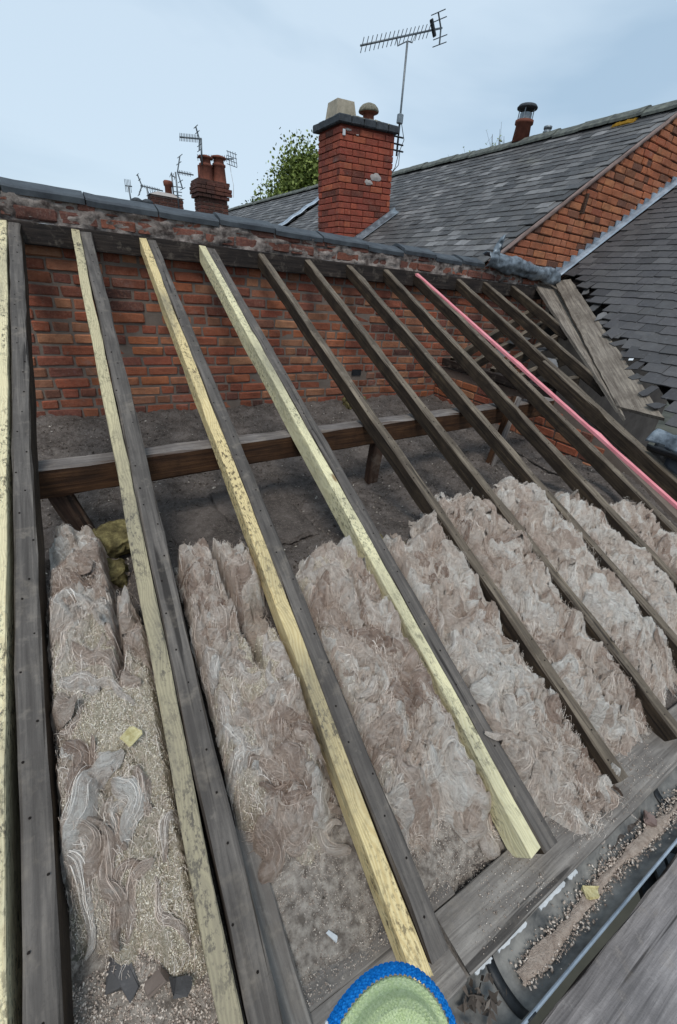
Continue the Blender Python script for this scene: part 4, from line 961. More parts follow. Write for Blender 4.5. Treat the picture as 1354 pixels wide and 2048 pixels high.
# ------------------------------------------------------------------ foot of the right wing roof
def leadv(u, v):
    a, b = wing(1318, 862, -.03), wing(1420, 900, -.03); p = a.lerp(b, v)
    return (p.x - .08 * u + .03 * u * math.sin(v * 5), p.y + .03 * u, p.z - .08 * u + .05 * math.sin(u * 3.1) + .03 * (float(fbm(u * 4, v * 4, 91)) - .5))
v, f = sheet(leadv, 16, 20); tag(solid(obj('valley_lead', new_mesh('valley_lead', v, f, MB['dark_lead'], smooth=True)), .004), 'curled lead sheet at the foot of the wide valley board', 'lead sheet')
a, b = wing(1312, 884, -.06), wing(1450, 930, -.06)
def gut(u, v):
    p = a.lerp(b, v); t = math.pi * u; return (p.x - .06 + .06 * math.cos(t), p.y, p.z - .055 * math.sin(t))
v, f = sheet(gut, 10, 12); tag(solid(obj('wing_gutter', new_mesh('wing_gutter', v, f, MB['black'], smooth=True)), .004), 'short black gutter length below the curled lead by the valley', 'gutter')
def felt(u, v):
    p = wing(1340, 900, -.09).lerp(wing(1470, 960, -.09), v); return (p.x - .05 * u, p.y - .02 * u, p.z - .10 * u + .02 * math.sin(v * 7 + u * 3))
v, f = sheet(felt, 8, 12); tag(solid(obj('roofing_felt', new_mesh('roofing_felt', v, f, MB['ridge'], smooth=True)), .004), 'dark grey felt flap hanging below the black gutter', 'felt')

# ------------------------------------------------------------------ main chimney
def chimney(name, loc, w, d, h, label, mat, mort, lean=0., courses_h=.075, capmat='blue_brick', L=.215, corbel=0, cap_h=.10, overs=.05):
    root = empty(name, loc, label, 'chimney'); root.rotation_euler = (0, lean, 0)
    A = Acc(); A.add(box(.014, w - .014, .014, d - .014, -2.0, h), BOXF); obj('core', A.mesh('core', MB[mort]), root)
    z = courses_h / 2 - .6; k = 0; cache = {}
    def br(l, x, y, z, rot):
        key = (round(l, 2), random.randint(0, 2))
        if key not in cache: v, f = bevel_box(key[0], .09, courses_h - .011, .006, .002, key[1] + int(l * 100)); cache[key] = new_mesh('brick', v, f, MB[mat])
        obj('brick', cache[key], root, Matrix.Translation((x, y, z)) @ Matrix.Rotation(rot + random.uniform(-.008, .008), 4, 'Z') @ Matrix.Translation((0, .045 + random.uniform(-.003, .003), 0)) @ Matrix.Diagonal((l / key[0], 1, 1, 1)))
    while z < h - courses_h * .3:
        e = 0
        if corbel and z > h - corbel * courses_h: e = (1 - abs((h - z) / courses_h - corbel / 2) / corbel) * .09
        for face in range(2):                               # front (-y) and the side facing -x
            run = w if face == 0 else d; x = -e + (0 if (k + face) % 2 else -L / 2); 
            while x < run + e - .01:
                l = L - .01 + random.uniform(-.006, .004)
                if random.random() < .15: l = L / 2 - .01
                a_, b_ = max(x, -e + (.0 if face == 0 else .0)), min(x + l, run + e)
                if b_ - a_ > .03:
                    c = (a_ + b_) / 2
                    if face == 0: br(b_ - a_, c, -e, z, 0)
                    else: br(b_ - a_, -e, c, z, -math.pi / 2)
                x += l + .01
        z += courses_h; k += 1
    return root
ch = chimney('brick_chimney', (4.13, 7.08, .62), 1.0, .70, 1.51, 'tall red brick chimney behind the ridge tiles with square pot and mushroom pot', 'chimney_brick', 'red_mortar', -.065, .083, L=.236)
A = Acc()
for k in range(5):
    v, f = bevel_box(.216, .17, .095, .012, .004, k); A.add([(a + .05 + k * .224, b + .03, c + 1.55) for a, b, c in v], f)
for k in range(4):
    v, f = bevel_box(.17, .19, .095, .012, .004, k + 9); A.add([(a + .03, b + .17 + k * .175, c + 1.551) for a, b, c in v], f)
v = box(-.02, 1.03, .01, .73, 1.50, 1.58); A.add(v, BOXF)
obj('cap', A.mesh('cap', MB['blue_brick']), ch)
def flaunch(u, v):
    r_ = .5 - max(abs(u - .5), abs(v - .5)); return (-.05 + 1.10 * u, -.05 + .82 * v, 1.572 + .07 * min(1, r_ * 4) + .05 * (float(fbm(u * 14, v * 10, 95)) - .35))
v, f = sheet(flaunch, 40, 28); obj('flaunching', new_mesh('flaunching', v, f, MB['cement'], smooth=False), ch)
A = Acc(); q = [(-.185, -.185, 0), (.185, -.185, 0), (.185, .185, 0), (-.185, .185, 0), (-.145, -.145, .26), (.145, -.145, .26), (.145, .145, .26), (-.145, .145, .26)]
A.add([(x + .20, y + .34, z + 1.56) for x, y, z in q], BOXF); obj('square_pot', A.mesh('square_pot', MB['buff']), ch)
v, f = lathe([(.11, -.05), (.11, .0), (.09, .02), (.085, .12), (.14, .125), (.15, .14), (.12, .18)], 20)
A = Acc(); A.add([(x + .68, y + .30, z + 1.63) for x, y, z in v], f); po = obj('mushroom_pot', A.mesh('mushroom_pot', MB['terracotta'], True), ch)
v, f = lathe([(.155, .132), (.160, .15), (.145, .185), (.105, .222), (.05, .243), (.01, .246)], 20)
A = Acc(); A.add([(x + .68, y + .30, z + 1.63) for x, y, z in v], f); obj('pot_hood', A.mesh('pot_hood', MB['cement'], True), po)
for k, (x_, z_, w_, h_) in enumerate(((.68, .93, .20, .11), (.54, .85, .15, .08), (.14, 1.44, .10, .03), (.30, 1.40, .05, .02))):
    def pat(u, v, x_=x_, z_=z_, w_=w_, h_=h_):
        t = 2 * math.pi * u; rr = v * (.6 + .8 * float(fbm(math.cos(t) * 2 + x_ * 9, math.sin(t) * 2, 7)))
        return (x_ + w_ * .5 * rr * math.cos(t), -.004 - .010 * (1 - v), z_ + h_ * .5 * rr * math.sin(t))
    v, f = sheet(pat, 22, 4); obj('render_patch', new_mesh('render_patch', v, f, MB['white_mortar']), ch)
A = Acc(); v, f = bevel_box(.045, .02, .075, .004, .001, 4); A.add([(a + .055, b - .012, c + 1.40) for a, b, c in v], f); obj('bracket_tag', A.mesh('bracket_tag', MB['white']), ch)
# lead soaker where the chimney meets the roof
def soak(u, v): x = 4.2 + .98 * v; return (x, 7.06 - .15 * u, zf(x) + .04 + .07 * (1 - u) ** 2)
v, f = sheet(soak, 6, 14); tag(solid(obj('chimney_flashing', new_mesh('chimney_flashing', v, f, MB['dark_lead'], smooth=True)), .004), 'grey lead flashing at the foot of the tall red chimney', 'flashing')

# ------------------------------------------------------------------ aerials
def aerial(px_mast, Y, boom, label, nel=14, el=.10, refl=None, mr=.014, u_br=True, tilt=.6, extra=None, dep=0.):
    """mast: two pixels bottom, top; boom: two pixels; everything near depth Y"""
    b0, b1 = at_y(*px_mast[0], Y), at_y(*px_mast[1], Y)
    root = empty('tv_aerial', b0, label, 'aerial'); T = Matrix.Translation(-b0)
    A = Acc(); A.add(*tube([b0, b1], mr, 8)); obj('mast', A.mesh('mast', MB['metal'], True), root, T)
    c0, c1 = at_y(*boom[0], Y - dep), at_y(*boom[1], Y + dep)
    A = Acc(); A.add(*tube([c0, c1], mr * .75, 6)); bo = obj('boom', A.mesh('boom', MB['metal'], True), root, T)
    bd = (c1 - c0).normalized(); ed = bd.cross(Vector((0, 0, 1))).normalized(); up = ed.cross(bd)
    ev = (ed * tilt + up * (1 - tilt)).normalized()
    for k in range(nel):
        c = c0.lerp(c1, .02 + .80 * k / max(1, nel - 1)); A = Acc(); A.add(*tube([c - ev * el, c + ev * el], mr * .35, 5)); obj('director', A.mesh('director', MB['metal']), root, T)
    if u_br:
        mid = b1; A = Acc(); A.add(*tube([c0.lerp(c1, .42), c0.lerp(c1, .44) - Vector((0, 0, .09)), mid, c0.lerp(c1, .62) - Vector((0, 0, .09)), c0.lerp(c1, .66)], mr * .5, 6)); obj('bracket', A.mesh('bracket', MB['metal']), root, T)
    if refl:
        rc = c0.lerp(c1, refl[0]); h = refl[1]; A = Acc()
        back = bd * refl[2]
        A.add(*tube([rc + back + up * h, rc, rc + back - up * h], mr * .8, 6))
        for s in (-1, -.55, .55, 1): c = rc + back * abs(s) + up * h * s; A.add(*tube([c - ed * h * .8, c + ed * h * .8], mr * .4, 5))
        obj('reflector', A.mesh('reflector', MB['metal']), root, T)
    return root, T
root, T = aerial([(793, 312), (815, 82)], 7.25, [(721, 91), (884, 56)], 'large television aerial on a tall mast beside the tall red chimney', 17, .085, (.985, .17, -.05), .017, True, .45, dep=.15)
c0 = at_y(866, 56, 7.3); v, f = bevel_box(.05, .05, .20, .01, 0, 1); A = Acc(); A.add([(Matrix.Rotation(-.6, 3, 'Y') @ Vector(p)) + c0 for p in v], f); obj('dipole_box', A.mesh('dipole_box', MB['black']), root, T)
c0 = at_y(800, 238, 7.22); v, f = bevel_box(.09, .07, .12, .01, 0, 1); A = Acc(); A.add([Vector(p) + c0 for p in v], f); obj('amplifier_box', A.mesh('amplifier_box', MB['alu']), root, T)
A = Acc()
for py in (275, 290, 303): A.add(*tube([at_y(776, py - 6, 7.2), at_y(806, py + 1, 7.25)], .012, 6))
A.add(*tube([at_y(784, 262, 7.2), at_y(783, 306, 7.2)], .014, 6)); obj('wall_bracket', A.mesh('wall_bracket', MB['black']), root, T)
A = Acc(); A.add(*tube([at_y(803, 246, 7.2), at_y(808, 280, 7.2), at_y(800, 300, 7.22), at_y(797, 330, 7.25), at_y(780, 350, 7.3)], .006, 5)); A.add(*tube([at_y(799, 300, 7.2), at_y(790, 335, 7.3), at_y(782, 348, 7.35)], .006, 5)); obj('lead_cable', A.mesh('lead_cable', MB['black']), root, T)
# small group of aerials far left
aerial([(404, 330), (402, 276)], 12.1, [(359, 274), (402, 278)], 'aerial with boom pointing left above the dark red twin pot chimney', 12, .08, (.92, .2, -.04), .02, False, .5)
r7, T7 = aerial([(442, 330), (441, 318)], 12.4, [(394, 315), (466, 318)], 'low long aerial with grid reflector behind the twin pot chimney', 14, .06, None, .02, True, .3)
A = Acc(); c = at_y(464, 317, 12.4)
for k in range(4): A.add(*tube([c + Vector((-.10 + .06 * k, 0, .13)), c + Vector((-.06 + .06 * k, 0, -.14))], .008, 5)); A.add(*tube([c + Vector((-.13, 0, .12 - .08 * k)), c + Vector((.12, 0, .09 - .08 * k))], .008, 5))
obj('reflector', A.mesh('reflector', MB['alu']), r7, T7)
A = Acc(); A.add(*tube([at_y(459, 322, 12.4), at_y(462, 345, 12.4), at_y(467, 370, 12.3), at_y(467, 395, 12.3)], .007, 5)); obj('cable', A.mesh('cable', MB['white']), r7, T7)
aerial([(359, 430), (351, 344)], 15.0, [(355, 344), (387, 350)], 'tall aerial with V reflector behind the low grey chimney', 9, .06, (.0, .36, .10), .022, False, .5)
rr, TT = aerial([(350, 420), (343, 346)], 15.3, [(341, 349), (352, 356)], 'plain mast with dipole rungs behind the low grey chimney', 3, .08, None, .02, False, .5)
A = Acc()
for py in (373, 383, 390): A.add(*tube([at_y(347, py, 15.1), at_y(364, py + 2, 15.1)], .012, 5))
obj('dipole_rungs', A.mesh('dipole_rungs', MB['metal']), rr, TT)
aerial([(300, 420), (294, 376)], 16.0, [(281, 371), (326, 382)], 'aerial pointing right above the ridge tiles with V reflector', 12, .05, (.06, .24, -.10), .022, False, .5)
aerial([(305, 420), (302, 386)], 16.3, [(298, 388), (312, 384)], 'short stub aerial with few dipoles beside a V reflector aerial', 4, .09, None, .022, False, .3)
aerial([(265, 420), (257, 372)], 17.0, [(250, 371), (264, 373)], 'small aerial on a slanting mast, farthest from the tall chimney', 5, .16, None, .022, False, .2)

# ------------------------------------------------------------------ far chimneys
c0 = at_y(403, 445, 12.0)
fc = chimney('brick_chimney', (c0.x, 12.0, c0.z - .1), .66, .52, .90, 'dark red brick chimney with two tall terracotta pots', 'far_brick', 'mortar', 0, .075, corbel=4)
for px in (413, 439):
    q = at_y(px, 358, 12.22); k = 1.0 if px == 414 else .88
    v, f = lathe([(.17, 0), (.18, .03), (.16, .05), (.155, .10), (.13, .38 * k), (.15, .40 * k), (.15, .44 * k), (.115, .46 * k), (.11, .55 * k), (.17, .56 * k), (.16, .60 * k), (.06, .63 * k)], 18)
    A = Acc(); A.add([(x, y, z) for x, y, z in v], f); obj('chimney_pot', A.mesh('chimney_pot', MB['terracotta'], True), fc, Matrix.Translation(q - Vector(fc.location) - Vector((0, 0, .12))))
    v, f = lathe([(.065, 0), (.065, .42 * k), (.05, .42 * k)], 12); q2 = at_y(px - 11, 358, 12.3)
    obj('flue_liner', (lambda A: (A.add(v, f), A.mesh('flue_liner', MB['terracotta'], True))[1])(Acc()), fc, Matrix.Translation(q2 - Vector(fc.location) - Vector((0, 0, .12))))
A = Acc(); A.add(box(-.04, .70, -.04, .56, .88, .94), BOXF); obj('cap', A.mesh('cap', MB['far_brick']), fc)
c1 = at_y(306, 428, 15.0)
lc = chimney('brick_chimney', (c1.x, 15.0, c1.z - .1), .86, .6, .56, 'low grey brown chimney with one tall thin pot above the ridge tiles', 'far_brick', 'pale_mortar', 0, .075)
def fl2(u, v): return (-.03 + .92 * u, -.03 + .66 * v, .56 + .10 * min(1, (.5 - max(abs(u - .5), abs(v - .5))) * 4))
v, f = sheet(fl2, 12, 8); obj('flaunching', new_mesh('flaunching', v, f, MB['white_mortar'], smooth=True), lc)
v, f = lathe([(.10, 0), (.095, .40), (.12, .42), (.13, .50), (.10, .54)], 14); A = Acc(); A.add(v, f); q = at_y(339, 404, 15.3); po = obj('chimney_pot', A.mesh('chimney_pot', MB['terracotta'], True), lc, Matrix.Translation(q - Vector(lc.location) - Vector((0, 0, .05))))
v, f = lathe([(.10, 0), (.10, .03), (.17, .05), (.14, .11), (.05, .14)], 14); A = Acc(); A.add(v, f); q = at_y(317, 399, 15.3); obj('pot_hood', A.mesh('pot_hood', MB['blue_brick'], True), lc, Matrix.Translation(q - Vector(lc.location) - Vector((0, 0, .06))))
for px, py, lab in ((274, 402, 'small dark chimney cowl peeping over the ridge tiles'), (295, 405, 'squat dark chimney cowl by the V reflector aerial')):
    q = at_y(px, py, 14.0); v, f = lathe([(.13, -2.5), (.12, 0), (.09, .01), (.09, .08), (.15, .09), (.13, .15), (.05, .19)], 14); A = Acc(); A.add(v, f)
    o = obj('chimney_cowl', A.mesh('chimney_cowl', MB['blue_brick'], True)); o.location = q - Vector((0, 0, .12)); tag(o, lab, 'chimney cowl')
# flue on the long roof's ridge
q = on_plane(1045, 285, NF, PF); root = empty('flue_pot', (XR, q.y, zf(XR) + .02), 'terracotta flue pot with open metal cowl on the far ridge', 'flue')
v, f = lathe([(.13, 0), (.115, .22), (.14, .23), (.14, .27)], 18); A = Acc(); A.add(v, f); obj('pot', A.mesh('pot', MB['terracotta'], True), root)
A = Acc()
for k in range(4): t = k * math.pi / 2 + .5; A.add(*tube([(.11 * math.cos(t), .11 * math.sin(t), .26), (.11 * math.cos(t), .11 * math.sin(t), .42)], .008, 5))
A.add(*lathe([(.09, .26), (.09, .36), (.07, .36)], 14)); obj('cage', A.mesh('cage', MB['alu']), root)
v, f = lathe([(.15, .41), (.155, .425), (.13, .455), (.04, .465)], 18); A = Acc(); A.add(v, f); obj('cowl', A.mesh('cowl', MB['blue_brick'], True), root)
q = on_plane(1085, 280, NF, PF); v, f = lathe([(.05, -.03), (.05, .05), (.06, .05), (.06, .07), (.05, .07), (.05, .10), (.06, .10), (.06, .13), (.03, .14)], 14); A = Acc(); A.add(v, f); o = obj('vent_pipe', A.mesh('vent_pipe', MB['alu'], True)); o.location = (XR + .03, q.y, zf(XR) + .02); tag(o, 'small ribbed metal vent next to the terracotta flue pot', 'vent')

# ------------------------------------------------------------------ trees
def leafy_tree(base, top, rad, label, nleaf, seed, leaf=.10):
    rg = np.random.default_rng(seed); base, top = Vector(base), Vector(top); H = (top - base).length
    root = empty('tree', base, label, 'tree'); A = Acc()
    A.add(*tube([(0, 0, 0), (.05, 0, H * .4), (0, .05, H * .75), (0, 0, H * .97)], [.16, .12, .06, .015], 8))
    tips = []
    for k in range(58):
        t = rg.uniform(.42, .93); a = rg.uniform(0, 6.28); r_ = rad * (1.08 - .75 * abs(t - .55) / .45) * rg.uniform(.5, 1.05)
        p0 = Vector((0, 0, H * t * .8)); p2 = Vector((math.cos(a) * r_, math.sin(a) * r_, H * min(1.0, t + rg.uniform(.04, .16)))); p1 = p0.lerp(p2, .5) + Vector((math.cos(a), math.sin(a), -.2)) * .12 * r_
        A.add(*tube([p0, p1, p2], [.035, .02, .006], 5)); tips.append((p1, p2))
    obj('trunk', A.mesh('trunk', MB['twig']), root)
    P = []; 
    for k in range(nleaf):
        p1, p2 = tips[rg.integers(0, len(tips))]; c = p1.lerp(p2, float(rg.uniform(.05, 1.12))) ; P.append(np.array(c) + np.clip(rg.normal(0, rad * .13, 3), -rad * .24, rad * .24) * np.array([1, 1, 1.25]))
    P = np.array(P); n = len(P); q = np.array([(-.5, 0, 0), (0, -.34, .05), (.5, 0, 0), (0, .34, .05)])
    a, b = rg.normal(0, 1, (n, 3)), rg.normal(0, 1, (n, 3)); a /= np.linalg.norm(a, axis=1)[:, None]; b -= a * (a * b).sum(1)[:, None]; b /= np.linalg.norm(b, axis=1)[:, None]
    s = rg.uniform(.6, 1.4, n)[:, None, None] * leaf
    V = P[:, None] + (q[None, :, :1] * a[:, None] + q[None, :, 1:2] * b[:, None]) * s
    F = np.arange(n * 4).reshape(-1, 4)
    obj('crown', new_mesh('crown', V.reshape(-1, 3), F, MB['leaf'], {'tone': np.repeat(np.clip(rg.normal(.5, .25, n), 0, 1), 4)}), root)
tb = at_y(612, 470, 24.0); tt = at_y(618, 338, 24.0)
leafy_tree((tb.x, 24.0, -3.5), (tt.x, 24.0, tt.z + .1), 3.2, 'leafy green tree behind the tall red chimney', 34000, 3, .15)
t2 = at_y(535, 405, 26.0); leafy_tree((t2.x - .2, 26.0, -3.0), (t2.x - .2, 26.0, t2.z + .2), 1.0, 'low leafy sapling at the foot of the green tree', 900, 4, .12)
t3 = at_y(470, 408, 30.0); leafy_tree((t3.x, 36.0, -3.0), (t3.x + .8, 36.0, t3.z + .9), .7, 'small bush glimpsed beside the dark red twin pot chimney', 500, 6, .14)
# bare twigs behind the ridge
rt = empty('bare_tree', (12.4, 11.0, -3), 'nearly bare twiggy tree behind the far roof ridge', 'tree'); A = Acc(); Lf = Acc(); rg = random.Random(3)
v, f = tube([(0, 0, 0), (0, 0, 4.5)], [.1, .05], 6); A.add(v, f)
for px, py in ((985, 268), (1000, 258), (1008, 272), (960, 296), (940, 300), (925, 306), (903, 312), (990, 285), (1015, 285)):
    tip = at_y(px, py, 11.0) - Vector(rt.location); base = Vector((0, 0, 4.3)); m = base.lerp(tip, .6) + Vector((rg.uniform(-.2, .2), 0, -.15)); A.add(*tube([base, m, tip], [.03, .014, .004], 5))
    for k in range(16):
        c = m.lerp(tip, rg.uniform(.2, 1.05)) + Vector((rg.gauss(0, .07), rg.gauss(0, .07), rg.gauss(0, .09))); s = rg.uniform(.02, .045); a = Vector((rg.gauss(0, 1), rg.gauss(0, 1), rg.gauss(0, 1))).normalized() * s; b = a.orthogonal() * .7
        Lf.add([c - a, c - b, c + a, c + b], [(0, 1, 2, 3)], tone=rg.random())
        A.add(*tube([c, m.lerp(tip, rg.uniform(.2, 1))], .003, 4))
obj('trunk', A.mesh('trunk', MB['twig']), rt); obj('crown', Lf.mesh('crown', MB['leaf']), rt)

# ------------------------------------------------------------------ eaves: boards, gutter, plank
def board(name, p0, p1, w, t, mat, label, seed, up=(0, 0, 1), cat='board'): return timber(name, p0, p1, w, t, mat, label, cat, None, up, seed, bev=.004, jit=.0015)
board('eave_board', (.575, .155, -1.462), (2.6, .150, -1.462), .135, .025, 'eave', 'long grey eave board strewn with pale crumbs beside the gutter', 1)
board('eave_board', (-.55, .150, -1.468), (.560, .155, -1.468), .15, .025, 'eave', 'shorter grey eave board under the ends of the paired timbers', 2)
board('wall_plate', (-.9, .30, -1.50), (3.4, .30, -1.50), .10, .07, 'beam', 'dark wall plate behind the eave boards', 3, cat='timber')
board('sarking_board', (.155, .66, zr(.66) - .13), (.155, .20, zr(.20) - .085), .085, .02, 'eave', 'loose grey board strip beside the grimy timber pair', 4, up=(0, -.4, 1))
board('soffit_board', (.13, .305, -1.466), (.66, .300, -1.466), .155, .02, 'eave', 'dusty flat board between grimy and orange tinted timbers', 6)
# house wall below
A = Acc(); A.add(box(-1.6, 3.4, .12, .34, -5.6, -1.54), BOXF); tag(obj('house_wall', A.mesh('house_wall', MB['render'])), 'brown outer wall under the gutter', 'wall')
# gutter
gt = empty('gutter', (1.0, .03, -1.56), 'grey plastic gutter lined with grit along the eave', 'gutter')
def gprof(u):
    t = math.pi * (.0 + u); return (.062 * math.cos(t), -.058 * math.sin(t) ** .8 if 0 < u < 1 else 0.)
def gsh(u, v): y, z = gprof(u); x = -1.2 + 3.8 * v; return (x, y, .055 + z + .0015 * math.sin(x * 9))
v, f = sheet(gsh, 16, 60); solid(obj('trough', new_mesh('trough', v, f, MB['gutter'], smooth=True), gt), .003)
A = Acc(); A.add(*tube([(-1.2, -.064, .056), (2.6, -.064, .056)], .0042, 8)); obj('front_lip', A.mesh('front_lip', MB['lead']), gt)
A = Acc(); A.add(*tube([(-1.2, .064, .057), (2.6, .064, .057)], .004, 8)); obj('back_lip', A.mesh('back_lip', MB['gutter']), gt)
def brk(u, v): y, z = gprof(u); return (-.345 + .028 * v, y * 1.05, .058 + z * 1.0 + .003)
for dx in (0, .9, 1.8, -.55):
    v, f = sheet(brk, 14, 2); solid(obj('union_clip', new_mesh('union_clip', [(a + dx, b, c) for a, b, c in v], f, MB['black'], smooth=True), gt), .004)
n = 6500; gxx = RNG.uniform(-.28, 1.6, n); gyy = RNG.normal(-.005, .015, n) + .006 * np.sin(gxx * 9); gz = .055 - .056 * np.sqrt(np.clip(1 - (gyy / .062) ** 2, 0, 1)) + .006
scatter('grit', np.stack([gxx, gyy, gz + RNG.uniform(0, .004, n)], 1), .0010, .0044, MB['pebble'], gt, .8)
def grs(u, v): x = -.28 + 1.9 * v; w_ = max(.002, .046 * (float(fbm(x * 8, 3.3, 98)) - .28)); y = -.006 + (2 * u - 1) * w_ + .006 * math.sin(x * 9); return (x, y, .0095 + .004 * math.sin(u * math.pi) + .004 * float(fbm(x * 20, y * 60, 99)))
v, f = sheet(grs, 6, 200); obj('silt', new_mesh('silt', v, f, MB['grit'], smooth=True), gt)
# torn white felt strips at the back of the gutter
fs = empty('felt_edge', (.8, .085, -1.5), 'torn white felt edge showing behind the gutter', 'felt')
for x0, x1 in ((.60, .66), (.685, .80), (.86, .98), (1.0, 1.04)):
    rg = random.Random(int(x0 * 1000)); k = 12; pts = [(x0 + (x1 - x0) * i / k, .079 + rg.uniform(-.003, .003)) for i in range(k + 1)] + [(x1 - (x1 - x0) * i / k, .089 + rg.uniform(-.002, .002)) for i in range(k + 1)]
    m = len(pts); A = Acc(); A.add([(x - .8, y - .085, .006) for x, y in pts] + [(x - .8, y - .085, .0) for x, y in pts], [tuple(range(m)), tuple(range(2 * m - 1, m - 1, -1))] + [(i, i + m, (i + 1) % m + m, (i + 1) % m) for i in range(m)])
    obj('felt_strip', A.mesh('felt_strip', MB['white']), fs)
# leaf clump at the outlet
q = at_z(962, 2008, -1.53); root = empty('leaf_clump', q, 'clump of dead leaves and moss stuck in the gutter outlet', 'dead leaves'); A = Acc(); rg = random.Random(8)
for k in range(46):
    c = Vector((rg.gauss(0, .02), rg.gauss(0, .016), rg.uniform(-.012, .022))); a = Vector((rg.gauss(0, 1), rg.gauss(0, 1), rg.gauss(0, .6))).normalized() * rg.uniform(.008, .024); b = a.orthogonal().normalized() * rg.uniform(.004, .010)
    A.add([c - a, c - b + Vector((0, 0, .003)), c + a, c + b], [(0, 1, 2), (0, 2, 3)], tone=rg.random() * .7)
obj('leaves', A.mesh('leaves', MB['debris']), root, kind='stuff')
# scaffold plank and staging
pk = board('scaffold_plank', (-.9, -.165, -1.66), (2.3, -.165, -1.66), .205, .038, 'plank', 'wide grey scaffold plank beside the gutter', 12, cat='plank')
al = empty('aluminium_staging', (1.35, -.5, -1.86), 'ribbed aluminium staging below the scaffold plank', 'staging')
for k in range(9):
    A = Acc(); A.add(box(-.42, .55, -.30 + k * .055, -.30 + k * .055 + .042, -.01 - .005 * (k % 2), .01), BOXF); obj('rib', A.mesh('rib', MB['alu']), al, Matrix.Rotation(.75, 4, 'Z'))
A = Acc(); A.add(box(-.5, .6, -.34, .24, -.05, -.02), BOXF); obj('frame', A.mesh('frame', MB['blue_brick']), al, Matrix.Rotation(.75, 4, 'Z'))
# chips, shards, rubble
def shard(name, px, py, Z, size, mat, label, cat, seed, rot=(0, 0, 0), lift=.004, group=None):
    p = at_z(px, py, Z); v, f = bevel_box(size[0], size[1], size[2], min(size) * .25, min(size) * .34, seed)
    rg = random.Random(seed); kx, ky = rg.uniform(-.5, .5), rg.uniform(-.5, .5)
    v = [(x * (1 + kx * y / size[1]), y * (1 + ky * x / size[0]), z) for x, y, z in v]
    o = obj(name, new_mesh(name, v, f, MB[mat])); o.location = p + Vector((0, 0, lift)); o.rotation_euler = rot; return tag(o, label, cat, group)
shard('wood_offcut', 263, 1474, -1.075, (.042, .036, .010), 'chip', 'pale split wood offcut lying on the sandy wool', 'offcut', 60, (.2, .1, .7))
shard('wood_offcut', 643, 1772, -1.42, (.022, .032, .012), 'chip', 'pale wood chip on dust between grimy and orange timbers', 'offcut', 61, (.1, .1, .4))
shard('wood_offcut', 1182, 1788, -1.545, (.045, .028, .014), 'chip', 'yellow wood offcut lying in the gutter grit', 'offcut', 62, (.1, .1, -.5), .006)
shard('paper_scrap', 664, 1872, -1.44, (.010, .028, .004), 'white', 'small white scrap on the dusty board', 'scrap', 63, (0, 0, .5))
shard('stone_chip', 1298, 1640, -1.545, (.04, .035, .016), 'pale_mortar', 'pale stone chip in the gutter by the shaggy wool', 'stone', 64, (.1, .2, .4), .006)
for k, (px, py, sz, rz, mt, lab) in enumerate([(255, 1960, (.030, .065, .008), .3, 'slate', 'long dark slate shard in rubble beside the outermost rafter'), (230, 1930, (.03, .08, .012), -.2, 'slate', 'thin dark slate shard leaning in the rubble'), (152, 1895, (.05, .06, .018), .1, 'cement', 'grey mortar flake at the edge of the dark rubble'),
        (312, 1965, (.04, .03, .018), .1, 'render', 'rounded grey mortar lump in the rubble'), (362, 1972, (.038, .03, .018), -.3, 'slate', 'dark stone lump next to the grimy timber')]):
    shard('rubble_piece', px, py, -1.37, sz, mt, lab, 'rubble', 70 + k, (random.uniform(-.2, .2), random.uniform(-.2, .2), rz), .0)
MB['pale_dust'] = mat_plain('pale_eave_dust', '6f665e', 'b3a99e', 38, .97, .05, bump=.9, bd=.008, lo=.38, hi=.66)
def pd(u, v):
    x = -.34 + 1.24 * u; y = .20 + .46 * v; e = min(1, (1 - v) * 5, v * 6)
    return (x, y, float(floor_z(x, y)) + .012 * e * (float(fbm(x * 16, y * 16, 120)) + .35) + .010 * (float(fbm(x * 60, y * 60, 121)) - .5) - .006 * (1 - e))
v, f = sheet(pd, 190, 80); tag(obj('pale_dust', new_mesh('pale_dust', v, f, MB['pale_dust'], smooth=True)), 'pale grey dust drifted over the eave end of the bays', 'dust', kind='stuff')
n = 6000; rxx = RNG.uniform(-.24, .02, n); ryy = RNG.uniform(.22, .50, n); scatter('rubble_crumbs', np.stack([rxx, ryy, floor_z(rxx, ryy) + .012], 1), .0007, .0030, MB['pebble'], None, .8, 'pale mortar crumbs filling the eave end beside the outermost rafter', 'rubble')
n = 2000; rxx = RNG.uniform(.56, 1.9, n); ryy = RNG.uniform(.095, .21, n); kk = fbm(rxx * 7, ryy * 12, 55) > .52
scatter('board_crumbs', np.stack([rxx, ryy, np.full(n, -1.4605)], 1)[kk], .0006, .0024, MB['pebble'], None, .6, 'pale crumbs scattered along the long eave board', 'debris')
n = 15000; rxx = RNG.uniform(.12, .86, n); ryy = RNG.uniform(.16, .60, n); scatter('dust_crumbs', np.stack([rxx, ryy, np.maximum(floor_z(rxx, ryy), np.where((ryy < .38) & (ryy > .23) & (rxx < .65), -1.465, -9)) + .010], 1), .0005, .0020, MB['pebble'], None, .5, 'fine grit on the dusty boards between grimy and orange timbers', 'debris')

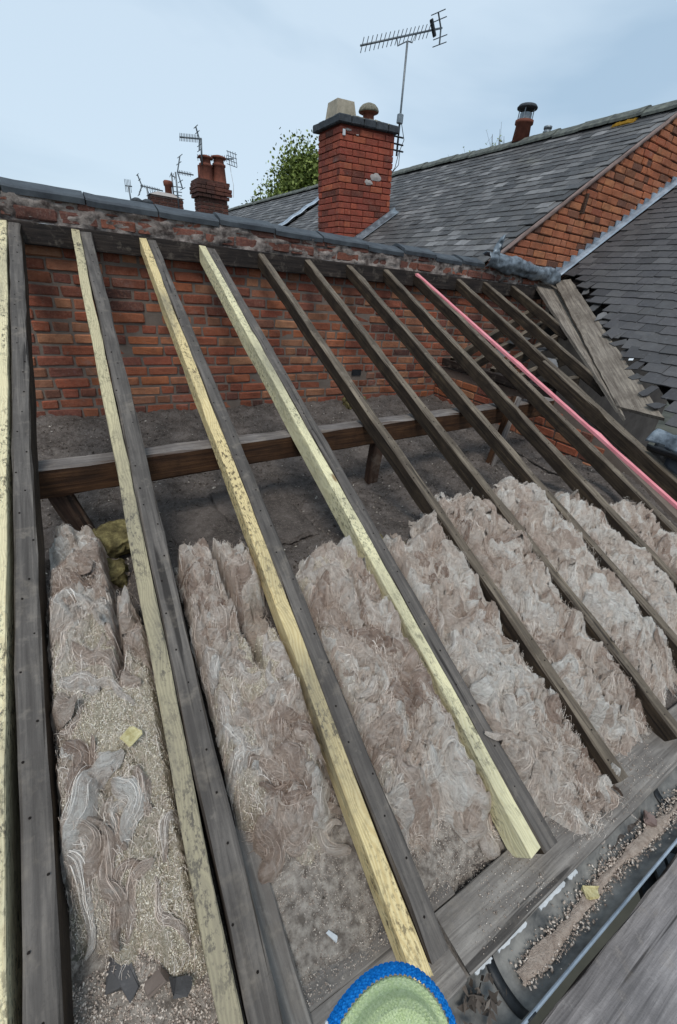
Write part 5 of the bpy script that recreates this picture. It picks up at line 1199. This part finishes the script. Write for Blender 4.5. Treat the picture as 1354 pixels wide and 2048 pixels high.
# ------------------------------------------------------------------ knitted glove over the scaffold pole end
gc = at_z(776, 2160, -.345)
sp_ = empty('scaffold_pole', (gc.x, gc.y, -5.6), 'steel scaffold pole standing by the eave under a knitted glove', 'pole')
A = Acc(); A.add(*tube([(0, 0, 0), (0, 0, 5.6 + gc.z + .012)],   .0242, 16)); obj('tube', A.mesh('tube', MB['alu'], True), sp_)
gl = empty('knitted_glove', gc, 'pale green knitted glove cuff with bright blue hem near the eave', 'glove')
gl.rotation_euler = (.10, -.12, .3); gl.scale = (.74, .70, .80)
GP = [(.0530, -.004), (.0535, .004), (.0505, .012), (.0455, .019), (.0395, .025), (.0375, .030), (.0345, .038), (.029, .0455), (.021, .051), (.011, .0535), (.001, .054)]
def gprofile(v):
    t = v * (len(GP) - 1); i = min(int(t), len(GP) - 2); k = t - i; return GP[i][0] * (1 - k) + GP[i + 1][0] * k, GP[i][1] * (1 - k) + GP[i + 1][1] * k
def gsurf(u, v, grow=0., ribs=40, amp=.0012):
    r_, h = gprofile(v); t = 2 * math.pi * u
    k = min(1, r_ / .02); ph = math.floor(v * 46) % 2
    rib = amp * abs(math.sin(u * math.pi * ribs * 2 + ph * 1.1)) * k
    wob = 1 + .05 * math.cos(2 * t + .6) + .025 * math.sin(3 * t)
    return ((r_ * wob + rib + grow) * math.cos(t), (r_ * wob + rib + grow) * math.sin(t) * .97, h + rib * .5)
def glove_part(v0, v1, mat, name, grow=0., nv=40, amp=.0012):
    v, f = sheet(lambda u, w: gsurf(u, v0 + (v1 - v0) * w, grow, 40, amp), 400, nv); obj(name, new_mesh(name, v, f, MB[mat], smooth=True), gl)
glove_part(.27, 1.0, 'knit_green', 'body', 0., 60, .0008); glove_part(0, .30, 'knit_blue', 'hem', .0012, 44, .0016)
A = Acc()
for k in range(11):
    u = .28 + .028 * k + random.uniform(-.008, .008); w = .12 + .16 * random.random(); p, q = Vector(gsurf(u, w, .0030)), Vector(gsurf(u + .004, w + .05, .0030)); A.add(*tube([p, p.lerp(q, .5) + Vector((0, 0, .0008)), q], [.0006, .0013, .0006], 6))
obj('stitches', A.mesh('stitches', MB['white']), gl, kind='stuff')
